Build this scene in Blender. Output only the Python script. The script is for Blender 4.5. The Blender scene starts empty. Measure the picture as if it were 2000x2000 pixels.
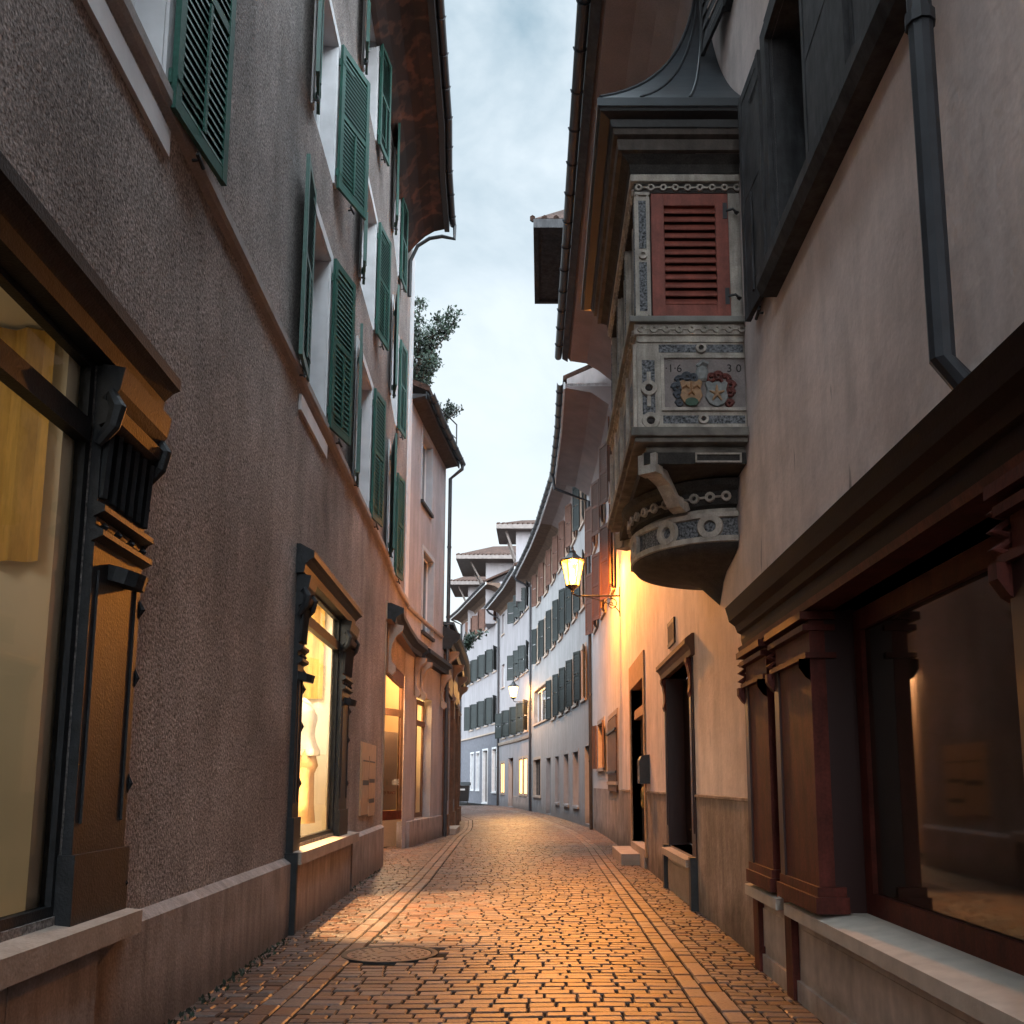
import bpy, math, random
from mathutils import Vector, Matrix
random.seed(7)
SC = bpy.context.scene
COL = SC.collection
R = math.radians
# ------------------------------------------------------------------ camera
F_PX, PX, PY, CAM_H = 1850.0, 1060.0, 1252.0, 1.5          # focal length and principal point, in a 2000 px frame
PITCH = math.atan(278 / 1850)
cd = bpy.data.cameras.new('camera'); cam = bpy.data.objects.new('camera', cd); COL.objects.link(cam)
cam.location = (0, 0, CAM_H); cam.rotation_euler = (math.pi / 2 + PITCH, 0, 0)
cd.sensor_width = 36; cd.lens = 36 * F_PX / 2000
cd.shift_x = (1000 - PX) / 2000; cd.shift_y = (PY - 1000) / 2000
cd.clip_start = .05; cd.clip_end = 2000
SC.camera = cam
# ------------------------------------------------------------------ sky, sun, exposure
SC.view_settings.view_transform = 'Standard'; SC.view_settings.look = 'None'
SC.view_settings.exposure = 0.28; SC.view_settings.gamma = 1.0
SUN_EL, SUN_AZ = R(4), R(200); SKY_LIFT = 9.5
wd = bpy.data.worlds.new('World'); SC.world = wd; wd.use_nodes = True
nt = wd.node_tree; nt.nodes.clear()
def wn(t, **k):
    n = nt.nodes.new(t)
    for a, b in k.items(): setattr(n, a, b)
    return n
out = wn('ShaderNodeOutputWorld'); bg = wn('ShaderNodeBackground')
sky = wn('ShaderNodeTexSky', sky_type='NISHITA', sun_disc=False, sun_elevation=SUN_EL, sun_rotation=SUN_AZ)
tc = wn('ShaderNodeTexCoord'); mp = wn('ShaderNodeMapping'); mp.inputs['Scale'].default_value = (1.0, 1.0, 1.7)
mp.inputs['Location'].default_value = (3.1, .2, .55)
n1 = wn('ShaderNodeTexNoise'); n1.inputs['Scale'].default_value = 3.2; n1.inputs['Detail'].default_value = 7; n1.inputs['Roughness'].default_value = .55
n1.inputs['Distortion'].default_value = .35
cr = wn('ShaderNodeValToRGB'); cr.color_ramp.elements[0].position = .38; cr.color_ramp.elements[1].position = .60
cr.color_ramp.elements[0].color = (.235, .36, .44, 1); cr.color_ramp.elements[1].color = (.72, .79, .83, 1)
sx = wn('ShaderNodeSeparateXYZ'); grad = wn('ShaderNodeMapRange'); grad.inputs[1].default_value = .18; grad.inputs[2].default_value = .75
gm = wn('ShaderNodeMixRGB', blend_type='MIX'); gm.inputs[1].default_value = (.76, .81, .84, 1)
skm = wn('ShaderNodeMixRGB', blend_type='ADD'); skm.inputs[0].default_value = .05
L = nt.links.new
L(tc.outputs['Generated'], mp.inputs[0]); L(mp.outputs[0], n1.inputs['Vector']); L(n1.outputs['Fac'], cr.inputs[0])
L(tc.outputs['Generated'], sx.inputs[0]); L(sx.outputs['Z'], grad.inputs[0]); L(grad.outputs[0], gm.inputs[0]); L(cr.outputs[0], gm.inputs[2])
# sky raised overhead and behind the camera, out of view, to brighten the walls
zb = wn('ShaderNodeMapRange'); zb.inputs[1].default_value = .70; zb.inputs[2].default_value = .88; zb.inputs[3].default_value = 0; zb.inputs[4].default_value = 1
yb = wn('ShaderNodeMapRange'); yb.inputs[1].default_value = .30; yb.inputs[2].default_value = -.35; yb.inputs[3].default_value = 0; yb.inputs[4].default_value = 1
mxm = wn('ShaderNodeMath', operation='MAXIMUM'); lift = wn('ShaderNodeMapRange'); lift.inputs[3].default_value = 1; lift.inputs[4].default_value = SKY_LIFT
gl_ = wn('ShaderNodeMixRGB', blend_type='MULTIPLY'); gl_.inputs[0].default_value = 1
L(sx.outputs['Z'], zb.inputs[0]); L(sx.outputs['Y'], yb.inputs[0]); L(zb.outputs[0], mxm.inputs[0]); L(yb.outputs[0], mxm.inputs[1]); L(mxm.outputs[0], lift.inputs[0]); L(gm.outputs[0], gl_.inputs[1])
tint = wn('ShaderNodeMixRGB', blend_type='MULTIPLY'); tint.inputs[0].default_value = 1; tint.inputs[2].default_value = (.98, 1.0, 1.025, 1); L(lift.outputs[0], tint.inputs[1]); L(tint.outputs[0], gl_.inputs[2])
L(gl_.outputs[0], skm.inputs[1]); L(sky.outputs[0], skm.inputs[2]); L(skm.outputs[0], bg.inputs[0]); L(bg.outputs[0], out.inputs[0])
bg.inputs[1].default_value = .95
sd = bpy.data.lights.new('sun', 'SUN'); so = bpy.data.objects.new('sun', sd); COL.objects.link(so)
sd.energy = .08; sd.angle = R(20); sd.color = (.85, .92, 1); so.rotation_euler = (R(50), 0, R(20))

# ------------------------------------------------------------------ materials
MATS = {}
def mat(name, base, rough=.8, var=(), bump=(0, 0), spec=.3, metal=0, streak=None, island=0, dirt=None, spots=None):
    """var: (scale, lo, hi) noise multipliers; bump: (scale, distance); streak: vertical weathering (scale, lo)."""
    if name in MATS: return MATS[name]
    m = bpy.data.materials.new(name); m.use_nodes = True; t = m.node_tree; N = t.nodes; K = t.links.new
    b = N['Principled BSDF']; b.inputs['Roughness'].default_value = rough; b.inputs['Metallic'].default_value = metal
    b.inputs['Specular IOR Level'].default_value = spec
    c = N.new('ShaderNodeTexCoord'); cur = None
    rgb = N.new('ShaderNodeRGB'); rgb.outputs[0].default_value = (*base, 1); cur = rgb.outputs[0]
    def mul(sock, lo, hi, cur, p0=.3, p1=.7):
        mr = N.new('ShaderNodeMapRange'); mr.inputs[1].default_value = p0; mr.inputs[2].default_value = p1
        mr.inputs[3].default_value = lo; mr.inputs[4].default_value = hi; K(sock, mr.inputs[0])
        mx = N.new('ShaderNodeMixRGB'); mx.blend_type = 'MULTIPLY'; mx.inputs[0].default_value = 1
        K(cur, mx.inputs[1]); K(mr.outputs[0], mx.inputs[2]); return mx.outputs[0]
    for sc, lo, hi in var:
        n = N.new('ShaderNodeTexNoise'); n.inputs['Scale'].default_value = sc; n.inputs['Detail'].default_value = 3
        K(c.outputs['Object'], n.inputs['Vector']); cur = mul(n.outputs['Fac'], lo, hi, cur)
    if streak:
        mpg = N.new('ShaderNodeMapping'); mpg.inputs['Scale'].default_value = (1, 1, streak[2] if len(streak) > 2 else .18)
        n = N.new('ShaderNodeTexNoise'); n.inputs['Scale'].default_value = streak[0]; n.inputs['Detail'].default_value = 5; n.inputs['Roughness'].default_value = .65
        K(c.outputs['Object'], mpg.inputs[0]); K(mpg.outputs[0], n.inputs['Vector']); cur = mul(n.outputs['Fac'], streak[1], 1.08, cur, .35, .62)
    if spots:                                    # short run-down stains under rusty spots
        ms = N.new('ShaderNodeMapping'); ms.inputs['Scale'].default_value = (1, 1, .22); ms.inputs['Location'].default_value = (1.3, .4, .2)
        n = N.new('ShaderNodeTexNoise'); n.inputs['Scale'].default_value = spots[0]; n.inputs['Detail'].default_value = 3; n.inputs['Roughness'].default_value = .45
        K(c.outputs['Object'], ms.inputs[0]); K(ms.outputs[0], n.inputs['Vector']); cur = mul(n.outputs['Fac'], 1, spots[1], cur, spots[2], spots[2] + .06)
    if dirt:                                     # splash dirt: an irregular tide line above the pavement
        sp = N.new('ShaderNodeSeparateXYZ'); K(c.outputs['Object'], sp.inputs[0])
        n = N.new('ShaderNodeTexNoise'); n.inputs['Scale'].default_value = 3; n.inputs['Detail'].default_value = 6; K(c.outputs['Object'], n.inputs['Vector'])
        ad = N.new('ShaderNodeMath'); ad.operation = 'MULTIPLY_ADD'; ad.inputs[1].default_value = -dirt[0] * 1.6; K(n.outputs['Fac'], ad.inputs[0]); K(sp.outputs['Z'], ad.inputs[2])
        cur = mul(ad.outputs[0], dirt[1], 1, cur, -dirt[0] * .55, dirt[0] * .45)
    if island:
        g = N.new('ShaderNodeNewGeometry'); cur = mul(g.outputs['Random Per Island'], 1 - island, 1 + island, cur, 0, 1)
        hs = N.new('ShaderNodeHueSaturation'); mh = N.new('ShaderNodeMapRange'); mh.inputs[3].default_value = .5; mh.inputs[4].default_value = 1.25
        wno = N.new('ShaderNodeTexWhiteNoise'); wno.noise_dimensions = '1D'; K(g.outputs['Random Per Island'], wno.inputs['W']); K(wno.outputs['Value'], mh.inputs[0])
        K(mh.outputs[0], hs.inputs['Saturation']); K(cur, hs.inputs['Color']); cur = hs.outputs[0]
    K(cur, b.inputs['Base Color'])
    if bump[1]:
        n = N.new('ShaderNodeTexNoise'); n.inputs['Scale'].default_value = bump[0]; n.inputs['Detail'].default_value = 4
        K(c.outputs['Object'], n.inputs['Vector']); bp = N.new('ShaderNodeBump'); bp.inputs['Distance'].default_value = bump[1]; bp.inputs['Strength'].default_value = 1
        K(n.outputs['Fac'], bp.inputs['Height']); K(bp.outputs[0], b.inputs['Normal'])
    MATS[name] = m; return m
def emit(name, col, s):
    if name in MATS: return MATS[name]
    m = bpy.data.materials.new(name); m.use_nodes = True; b = m.node_tree.nodes['Principled BSDF']
    b.inputs['Base Color'].default_value = (*col, 1); b.inputs['Emission Color'].default_value = (*col, 1); b.inputs['Emission Strength'].default_value = s
    MATS[name] = m; return m
def clear_glass(name, tint=(1, 1, 1), em=None, fac=.08):
    m = bpy.data.materials.new(name); m.use_nodes = True; t = m.node_tree; N = t.nodes; N.clear(); K = t.links.new
    o = N.new('ShaderNodeOutputMaterial'); tr = N.new('ShaderNodeBsdfTransparent'); tr.inputs[0].default_value = (*tint, 1)
    gl = N.new('ShaderNodeBsdfGlossy'); gl.inputs['Roughness'].default_value = .02
    lw = N.new('ShaderNodeFresnel'); lw.inputs[0].default_value = 1.3
    mx = N.new('ShaderNodeMixShader'); K(lw.outputs[0], mx.inputs[0]); K(tr.outputs[0], mx.inputs[1]); K(gl.outputs[0], mx.inputs[2]); last = mx.outputs[0]
    if em:
        e = N.new('ShaderNodeEmission'); e.inputs[0].default_value = (*em[0], 1); e.inputs[1].default_value = em[1]
        a = N.new('ShaderNodeAddShader'); K(last, a.inputs[0]); K(e.outputs[0], a.inputs[1]); last = a.outputs[0]
    K(last, o.inputs[0]); MATS[name] = m; return m
STUCCO = mat('rough_stucco', (.285, .248, .232), .95, [(46, .42, 1.58), (95, .75, 1.25), (.4, .62, 1.16), (1.7, .84, 1.1)], (50, .010), .1, streak=(1.6, .82, .25))
STUCCO2 = mat('pink_stucco', (.33, .312, .325), .95, [(60, .75, 1.22), (1.2, .88, 1.1)], (60, .006), .1, streak=(2, .85), spots=(6, .45, .70))
WHITEP = mat('white_band', (.58, .57, .58), .7, [(4, .86, 1.05)], (40, .002), .3)
SANDST = mat('plinth_stone', (.31, .26, .24), .85, [(3, .8, 1.12), (60, .85, 1.15)], (40, .004), .2, streak=(7, .72), dirt=(.28, .55))
WARMST = mat('warm_stone', (.36, .285, .235), .85, [(5, .84, 1.1), (60, .88, 1.1)], (40, .003), .2)
PLASTER = mat('aged_plaster', (.72, .60, .56), .85, [(.8, .86, 1.08), (4, .9, 1.06), (45, .95, 1.05)], (14, .006), .2, streak=(3, .88), spots=(7, .45, .70))
PLASTERLOW = mat('aged_plaster_dado', (.31, .25, .225), .9, [(1.4, .72, 1.15), (9, .85, 1.12)], (20, .008), .2, streak=(5, .72), dirt=(.35, .5))
PLASTER2 = mat('cool_plaster', (.50, .46, .46), .85, [(.8, .9, 1.06), (6, .93, 1.05)], (18, .004), .2, streak=(4, .88))
PALE = mat('pale_plaster', (.265, .258, .262), .85, [(.7, .9, 1.05), (5, .94, 1.04)], (20, .004), .2, streak=(3, .88), dirt=(.5, .62))
PALE2 = mat('off_white_plaster', (.265, .25, .262), .85, [(.7, .9, 1.05)], (20, .004), .2, streak=(3, .9), dirt=(.5, .7))
PALE3 = mat('lilac_white_plaster', (.265, .25, .262), .85, [(.7, .9, 1.05)], (20, .004), .2, streak=(3, .9))
GREYCLAD = mat('grey_clad', (.13, .13, .15), .7, [(5, .8, 1.2)], (20, .003), .3)
GREEN = mat('green_paint', (.022, .078, .06), .45, [(3, .8, 1.2), (30, .85, 1.15)], (60, .0012), .4)
DKGREEN = mat('dark_green_paint', (.012, .017, .017), .5, [(3, .8, 1.2)], (60, .001), .35)
DKGREY = mat('weathered_grey_wood', (.05, .048, .05), .75, [(6, .7, 1.3)], (60, .002), .2, streak=(16, .65))
RED = mat('red_oxide_paint', (.23, .062, .043), .55, [(8, .78, 1.15), (60, .88, 1.1)], (60, .001), .3, streak=(9, .75))
REDWOOD = mat('dark_red_wood', (.092, .02, .014), .6, [(5, .7, 1.25), (50, .82, 1.18)], (50, .0015), .15, streak=(14, .75))
BRNWOOD = mat('brown_wood', (.13, .065, .038), .6, [(6, .75, 1.25)], (50, .002), .3, streak=(14, .7))
ORWOOD = mat('orange_brown_wood', (.26, .12, .05), .6, [(6, .8, 1.2)], (50, .002), .3, streak=(14, .75))
IRON = mat('black_iron', (.012, .013, .015), .5, [(20, .7, 1.4)], (50, .001), .5)
CAST = mat('dark_cast_iron', (.014, .015, .017), .55, [(12, .7, 1.4)], (70, .003), .25)
LEAD = mat('dark_lead', (.03, .036, .042), .5, [(3, .75, 1.3)], (9, .004), .5)
GUT = mat('gutter_metal', (.022, .024, .03), .42, [(6, .75, 1.3)], (20, .002), .5)
SOFF = mat('grey_soffit', (.23, .19, .185), .9, [(2, .88, 1.1), (50, .9, 1.1)], (40, .003), .15)
WOODSOFF = mat('boarded_soffit', (.12, .08, .06), .8, [(4, .8, 1.2)], (30, .003), .2)
TILE = mat('roof_tile', (.052, .029, .022), .85, [(9, .5, 1.5), (2, .75, 1.2)], (12, .03), .15)
STONE = mat('oriel_stone', (.43, .38, .33), .8, [(7, .72, 1.15), (70, .88, 1.12)], (50, .003), .2, streak=(9, .68))
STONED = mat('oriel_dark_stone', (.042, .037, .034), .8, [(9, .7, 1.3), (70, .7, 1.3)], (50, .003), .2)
SPECK = mat('speckled_inlay', (.055, .056, .060), .7, [(50, .1, 4.2)], (75, .003), .25)
FIELD = mat('panel_field', (.235, .20, .19), .8, [(8, .8, 1.15), (60, .9, 1.1)], (50, .003), .2)
GLASS = mat('dark_window_glass', (.012, .015, .018), .06, (), (1.5, .004), .6)
WARMGLASS = mat('curtained_glass', (.30, .20, .13), .25, [(4, .8, 1.2)], (0, 0), .5)
WHITEW = mat('white_frame_paint', (.6, .6, .61), .5, [(5, .9, 1.05)], (0, 0), .4)
CREAM = mat('cream_interior', (.84, .77, .64), .85, [(2, .95, 1.04)], (0, 0), .2)
OCHRE = mat('ochre_curtain', (.70, .44, .13), .9, [(2, .9, 1.05)], (0, 0), .1, streak=(14, .75))
COBBLE = mat('porphyry_setts', (.088, .043, .028), .5, [(35, .74, 1.25), (1.1, .86, 1.12)], (45, .006), .4, island=.42)
KERBST = mat('channel_granite', (.115, .060, .041), .5, [(40, .75, 1.25), (1.3, .82, 1.15)], (45, .005), .4, island=.28)
JOINT = mat('joint_dirt', (.014, .012, .011), .95, [(20, .6, 1.4)], (30, .006), .1)
GROUND = mat('bare_ground', (.06, .055, .05), .95, [(3, .8, 1.2)], (10, .01), .1)
BARK = mat('bark', (.06, .045, .035), .9, [(20, .7, 1.3)], (40, .004), .1)
LEAF = mat('leaf', (.022, .036, .022), .6, (), (0, 0), .3, island=.5)
CLOTHW = mat('white_cloth', (.82, .80, .76), .9, [(20, .92, 1.04)], (14, .01), .1)
CLOTHB = mat('beige_cloth', (.55, .37, .2), .9, [(20, .92, 1.05)], (12, .008), .1)
CLOTHD = mat('dark_cloth', (.06, .045, .04), .9, [(20, .8, 1.2)], (12, .008), .1)
PAINTED = None
SHOPGLASS = clear_glass('shop_glass'); LAMPGLASS = clear_glass('lantern_glass', em=((1, .40, .04), 4.5)); LAMPGLASS2 = clear_glass('dim_lantern_glass', em=((1, .66, .25), 1.3))
def painted_soffit():
    m = bpy.data.materials.new('painted_eave'); m.use_nodes = True; t = m.node_tree; N = t.nodes; K = t.links.new; b = N['Principled BSDF']
    c = N.new('ShaderNodeTexCoord'); w = N.new('ShaderNodeTexWave'); w.wave_type = 'RINGS'; w.rings_direction = 'SPHERICAL'
    mp_ = N.new('ShaderNodeMapping'); mp_.inputs['Location'].default_value = (2.4, -14.5, -14.6); K(c.outputs['Object'], mp_.inputs[0])
    vo = N.new('ShaderNodeTexVoronoi'); vo.inputs['Scale'].default_value = .75; K(c.outputs['Object'], vo.inputs['Vector'])
    mm = N.new('ShaderNodeMath'); mm.operation = 'SINE'; ms = N.new('ShaderNodeMath'); ms.operation = 'MULTIPLY'; ms.inputs[1].default_value = 21
    n = N.new('ShaderNodeTexNoise'); n.inputs['Scale'].default_value = 3.5; n.inputs['Detail'].default_value = 5; K(c.outputs['Object'], n.inputs['Vector'])
    ad = N.new('ShaderNodeMath'); ad.operation = 'MULTIPLY_ADD'; ad.inputs[1].default_value = .5; K(n.outputs['Fac'], ad.inputs[0]); K(vo.outputs['Distance'], ad.inputs[2])
    K(ad.outputs[0], ms.inputs[0]); K(ms.outputs[0], mm.inputs[0])
    r = N.new('ShaderNodeValToRGB'); e = r.color_ramp.elements; e[0].position = .0; e[0].color = (.022, .014, .013, 1); e[1].position = .9; e[1].color = (.08, .052, .043, 1)
    x = e.new(.5); x.color = (.045, .026, .022, 1)
    K(mm.outputs[0], r.inputs[0]); n2 = N.new('ShaderNodeTexNoise'); n2.inputs['Scale'].default_value = 1.1; K(c.outputs['Object'], n2.inputs['Vector'])
    r2 = N.new('ShaderNodeValToRGB'); r2.color_ramp.elements[0].position = .4; r2.color_ramp.elements[0].color = (.45, .35, .33, 1); r2.color_ramp.elements[1].position = .65; r2.color_ramp.elements[1].color = (1.6, .9, .6, 1)
    K(n2.outputs['Fac'], r2.inputs[0]); mx = N.new('ShaderNodeMixRGB'); mx.blend_type = 'MULTIPLY'; mx.inputs[0].default_value = 1
    K(r.outputs[0], mx.inputs[1]); K(r2.outputs[0], mx.inputs[2]); K(mx.outputs[0], b.inputs['Base Color']); b.inputs['Roughness'].default_value = .7
    return m
PAINTED = painted_soffit()

# ------------------------------------------------------------------ mesh helpers
class MB:
    def __init__(s): s.v = []; s.f = []
    def add(s, vs, fs):
        o = len(s.v); s.v += [tuple(p) for p in vs]; s.f += [tuple(i + o for i in f) for f in fs]; return s
    def quad(s, *p): return s.add(p, [tuple(range(len(p)))])
    def obox(s, o, a, b, c):
        o, a, b, c = map(Vector, (o, a, b, c))
        return s.add([o, o + a, o + a + b, o + b, o + c, o + a + c, o + a + b + c, o + b + c],
                     [(3, 2, 1, 0), (4, 5, 6, 7), (0, 1, 5, 4), (1, 2, 6, 5), (2, 3, 7, 6), (3, 0, 4, 7)])
    def box(s, x0, x1, y0, y1, z0, z1): return s.obox((x0, y0, z0), (x1 - x0, 0, 0), (0, y1 - y0, 0), (0, 0, z1 - z0))
    def tube(s, pts, r, n=8, caps=True):
        pts = [Vector(p) for p in pts]; rr = r if isinstance(r, (list, tuple)) else [r] * len(pts); o = len(s.v); u0 = None
        for i, p in enumerate(pts):
            d = (pts[min(i + 1, len(pts) - 1)] - pts[max(i - 1, 0)]).normalized()
            if u0 is None: u0 = Vector((0, 0, 1)) if abs(d.z) < .9 else Vector((1, 0, 0))
            u = (u0 - d * u0.dot(d))
            if u.length < 1e-4: u = d.orthogonal()
            u.normalize(); u0 = u; w = d.cross(u)
            for k in range(n):
                a = 2 * math.pi * k / n; s.v.append(tuple(p + (u * math.cos(a) + w * math.sin(a)) * rr[i]))
        for i in range(len(pts) - 1):
            for k in range(n): s.f.append((o + i * n + k, o + i * n + (k + 1) % n, o + (i + 1) * n + (k + 1) % n, o + (i + 1) * n + k))
        if caps: s.f.append(tuple(o + k for k in reversed(range(n)))); s.f.append(tuple(o + (len(pts) - 1) * n + k for k in range(n)))
        return s
    def lathe(s, c, prof, n=16, ax=1, ay=1):
        o = len(s.v)
        for r, z in prof:
            for k in range(n): a = 2 * math.pi * k / n; s.v.append((c[0] + ax * r * math.cos(a), c[1] + ay * r * math.sin(a), c[2] + z))
        for i in range(len(prof) - 1):
            for k in range(n): s.f.append((o + i * n + k, o + i * n + (k + 1) % n, o + (i + 1) * n + (k + 1) % n, o + (i + 1) * n + k))
        return s
    def ring(s, c, u, w, ro, ri, d, n=20):
        """flat ring (washer) on the plane u, w round c, standing d proud along u x w"""
        c, u, w = Vector(c), Vector(u), Vector(w); h = u.cross(w); o = len(s.v)
        for k in range(n):
            a = 2 * math.pi * k / n; e = u * math.cos(a) + w * math.sin(a)
            s.v += [tuple(c + e * ro), tuple(c + e * ro * .94 + h * d), tuple(c + e * ri * 1.06 + h * d), tuple(c + e * ri)]
        for k in range(n):
            a, b = o + 4 * k, o + 4 * ((k + 1) % n)
            for j in range(3): s.f.append((a + j, b + j, b + j + 1, a + j + 1))
        return s
    def prism(s, outline, d):
        """outline: list of 3D points on a plane; d: extrusion vector"""
        d = Vector(d); n = len(outline); o = len(s.v); s.v += [tuple(p) for p in outline] + [tuple(Vector(p) + d) for p in outline]
        s.f.append(tuple(o + k for k in reversed(range(n)))); s.f.append(tuple(o + n + k for k in range(n)))
        for k in range(n): s.f.append((o + k, o + (k + 1) % n, o + n + (k + 1) % n, o + n + k))
        return s
def obj(name, mb, m, parent=None, smooth=False, bevel=0):
    me = bpy.data.meshes.new(name); me.from_pydata(mb.v, [], mb.f); me.update()
    o = bpy.data.objects.new(name, me); COL.objects.link(o); me.materials.append(m)
    if smooth:
        for p in me.polygons: p.use_smooth = True
    if parent is not None:
        o.parent = parent
        if parent.type == 'EMPTY': o.matrix_parent_inverse = Matrix.Translation(parent.location).inverted()
    if bevel:
        b = o.modifiers.new('edge', 'BEVEL'); b.width = bevel; b.segments = 2; b.limit_method = 'ANGLE'
    return o
def thing(name, label, cat, loc, group=None):
    e = bpy.data.objects.new(name, None); COL.objects.link(e); e.location = loc; e.empty_display_size = .3
    e['label'] = label; e['category'] = cat
    if group: e['group'] = group
    return e
def tag(o, label, cat, group=None):
    o['label'] = label; o['category'] = cat
    if group: o['group'] = group
    return o
def struct(name, mb, m, kind='structure'):
    o = obj(name, mb, m); o['kind'] = kind; return o
class Wall:
    """a facade line in plan; s runs along it, z up, o out towards the street"""
    def __init__(s, pts, side):
        s.p = [Vector((x, y, 0)) for x, y in pts]; s.side = side; s.S = [0]
        for a, b in zip(s.p, s.p[1:]): s.S.append(s.S[-1] + (b - a).length)
        s.L = s.S[-1]
    def seg(s, q):
        for i in range(len(s.p) - 1):
            if q <= s.S[i + 1]: return i
        return len(s.p) - 2
    def tan(s, q): i = s.seg(q); return (s.p[i + 1] - s.p[i]).normalized()
    def nor(s, q): t = s.tan(q); return Vector((t.y, -t.x, 0)) * s.side
    def P(s, q, z, o=0):
        i = s.seg(q); t = s.tan(q); n = s.nor(q)
        for j, sg in ((i, -1), (i + 1, 1)):                        # mitre at the bends
            if 0 < j < len(s.p) - 1 and abs(q - s.S[j]) < 1e-6:
                a = (s.p[j] - s.p[j - 1]).normalized(); b = (s.p[j + 1] - s.p[j]).normalized(); m = (a + b).normalized(); n = Vector((m.y, -m.x, 0)) * s.side
        return s.p[i] + t * (q - s.S[i]) + n * o + Vector((0, 0, z))
    def cuts(s, a, b): return [a] + [q for q in s.S if a + 1e-4 < q < b - 1e-4] + [b]
def wbox(mb, W, s0, s1, z0, z1, o0, o1):
    c = W.cuts(s0, s1)
    return wsweep(mb, W, s0, s1, [(o0, z0), (o1, z0), (o1, z1), (o0, z1)])
def wsweep(mb, W, s0, s1, prof, slope=0, ref=0, closed=True):
    c = W.cuts(s0, s1); n = len(prof); o = len(mb.v)
    for q in c:
        for (a, z) in prof: mb.v.append(tuple(W.P(q, z, a + (slope * (q - ref) if a > .2 else 0))))
    for i in range(len(c) - 1):
        for k in range(n if closed else n - 1): mb.f.append((o + i * n + k, o + i * n + (k + 1) % n, o + (i + 1) * n + (k + 1) % n, o + (i + 1) * n + k))
    if closed: mb.f.append(tuple(o + k for k in range(n))); mb.f.append(tuple(o + (len(c) - 1) * n + k for k in reversed(range(n))))
    return mb
def facade(mb, W, s0, s1, z0, z1, ops, rev=.22):
    ss = sorted(set([s0, s1] + [x for o in ops for x in o[:2]] + [q for q in W.S if s0 < q < s1])); zs = sorted(set([z0, z1] + [x for o in ops for x in o[2:4] if z0 <= x <= z1]))
    ss = [x for x in ss if s0 <= x <= s1]
    for a, b in zip(ss, ss[1:]):
        for c, d in zip(zs, zs[1:]):
            m, h = (a + b) / 2, (c + d) / 2
            if any(o[0] < m < o[1] and o[2] < h < o[3] for o in ops): continue
            mb.quad(W.P(a, c), W.P(b, c), W.P(b, d), W.P(a, d))
    for o in ops:
        a, b, c, d = o[:4]; r = o[4] if len(o) > 4 else rev
        for q, p in zip(W.cuts(a, b), W.cuts(a, b)[1:]):
            for z in (c, d): mb.quad(W.P(q, z), W.P(p, z), W.P(p, z, -r), W.P(q, z, -r))
        for q in (a, b): mb.quad(W.P(q, c), W.P(q, d), W.P(q, d, -r), W.P(q, c, -r))
    return mb
def body(mb, W, z1, back=8, z0=0, za=0, zb=0):
    """side and rear walls of a house"""
    a, b = W.P(0, 0), W.P(W.L, 0); n0, n1 = -W.nor(0) * back, -W.nor(W.L) * back
    h0, h1 = Vector((0, 0, z0)), Vector((0, 0, z1))
    e = .01
    for p, n, zz in ((a + W.tan(0) * e, n0, za), (b - W.tan(W.L) * e, n1, zb)): v = Vector((0, 0, zz)); mb.quad(p + h0 + v, p + n + h0 + v, p + n + h1, p + h1)
    mb.quad(a + n0 + h0, b + n1 + h0, b + n1 + h1, a + n0 + h1); return mb
def roof(house, W, ze, o, rise, back, m=None, name='roof', s0=0, s1=None, th=.14, slope=0):
    s1 = W.L if s1 is None else s1; mb = MB()
    wsweep(mb, W, s0, s1, [(o, ze), (-back, ze + rise), (-back, ze + rise + th), (o, ze + th)], slope); return obj(name, mb, m or TILE, house)
def window(house, W, a, b, c, d, rev=.2, mull=1, bars=1, frame=WHITEW, sur=None, pane=GLASS, sill=True, fw=.055, sillm=None, sd=.07):
    mb = MB(); o0, o1 = -rev, -rev + .05
    for q in (a, b - fw): wbox(mb, W, q, q + fw, c, d, o0, o1)
    for z in (c, d - fw): wbox(mb, W, a + fw, b - fw, z, z + fw, o0, o1)
    for k in range(mull): q = a + (b - a) * (k + 1) / (mull + 1); wbox(mb, W, q - fw * .6, q + fw * .6, c + fw, d - fw, o0, o1 + .006)
    for k in range(bars): z = c + (d - c) * (.68 if bars == 1 else (k + 1) / (bars + 1)); wbox(mb, W, a + fw, b - fw, z - .018, z + .018, o0, o1 - .006)
    w = obj('window', mb, frame, house)
    p = MB(); cc = W.cuts(a + .01, b - .01)
    for q, r in zip(cc, cc[1:]): p.quad(W.P(q, c + .01, o0 + .02), W.P(r, c + .01, o0 + .02), W.P(r, d - .01, o0 + .02), W.P(q, d - .01, o0 + .02))
    obj('pane', p, pane, w)
    if sill: obj('sill', wbox(MB(), W, a - .1, b + .1, c - .09, c - .002, -.12, sd), sillm or sur or WARMST, w)
    if sur:
        s = MB(); t = .13
        wbox(s, W, a - t, a - .002, c, d + t, -.03, .022); wbox(s, W, b + .002, b + t, c, d + t, -.03, .022); wbox(s, W, a, b, d + .002, d + t, -.03, .022)
        for q in (a, b - .016): wbox(s, W, q, q + .016, c, d, -rev + .05, .0)
        for z in (c, d - .016): wbox(s, W, a + .016, b - .016, z, z + .016, -rev + .05, .0)
        obj('surround', s, sur, w)
    return w
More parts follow.
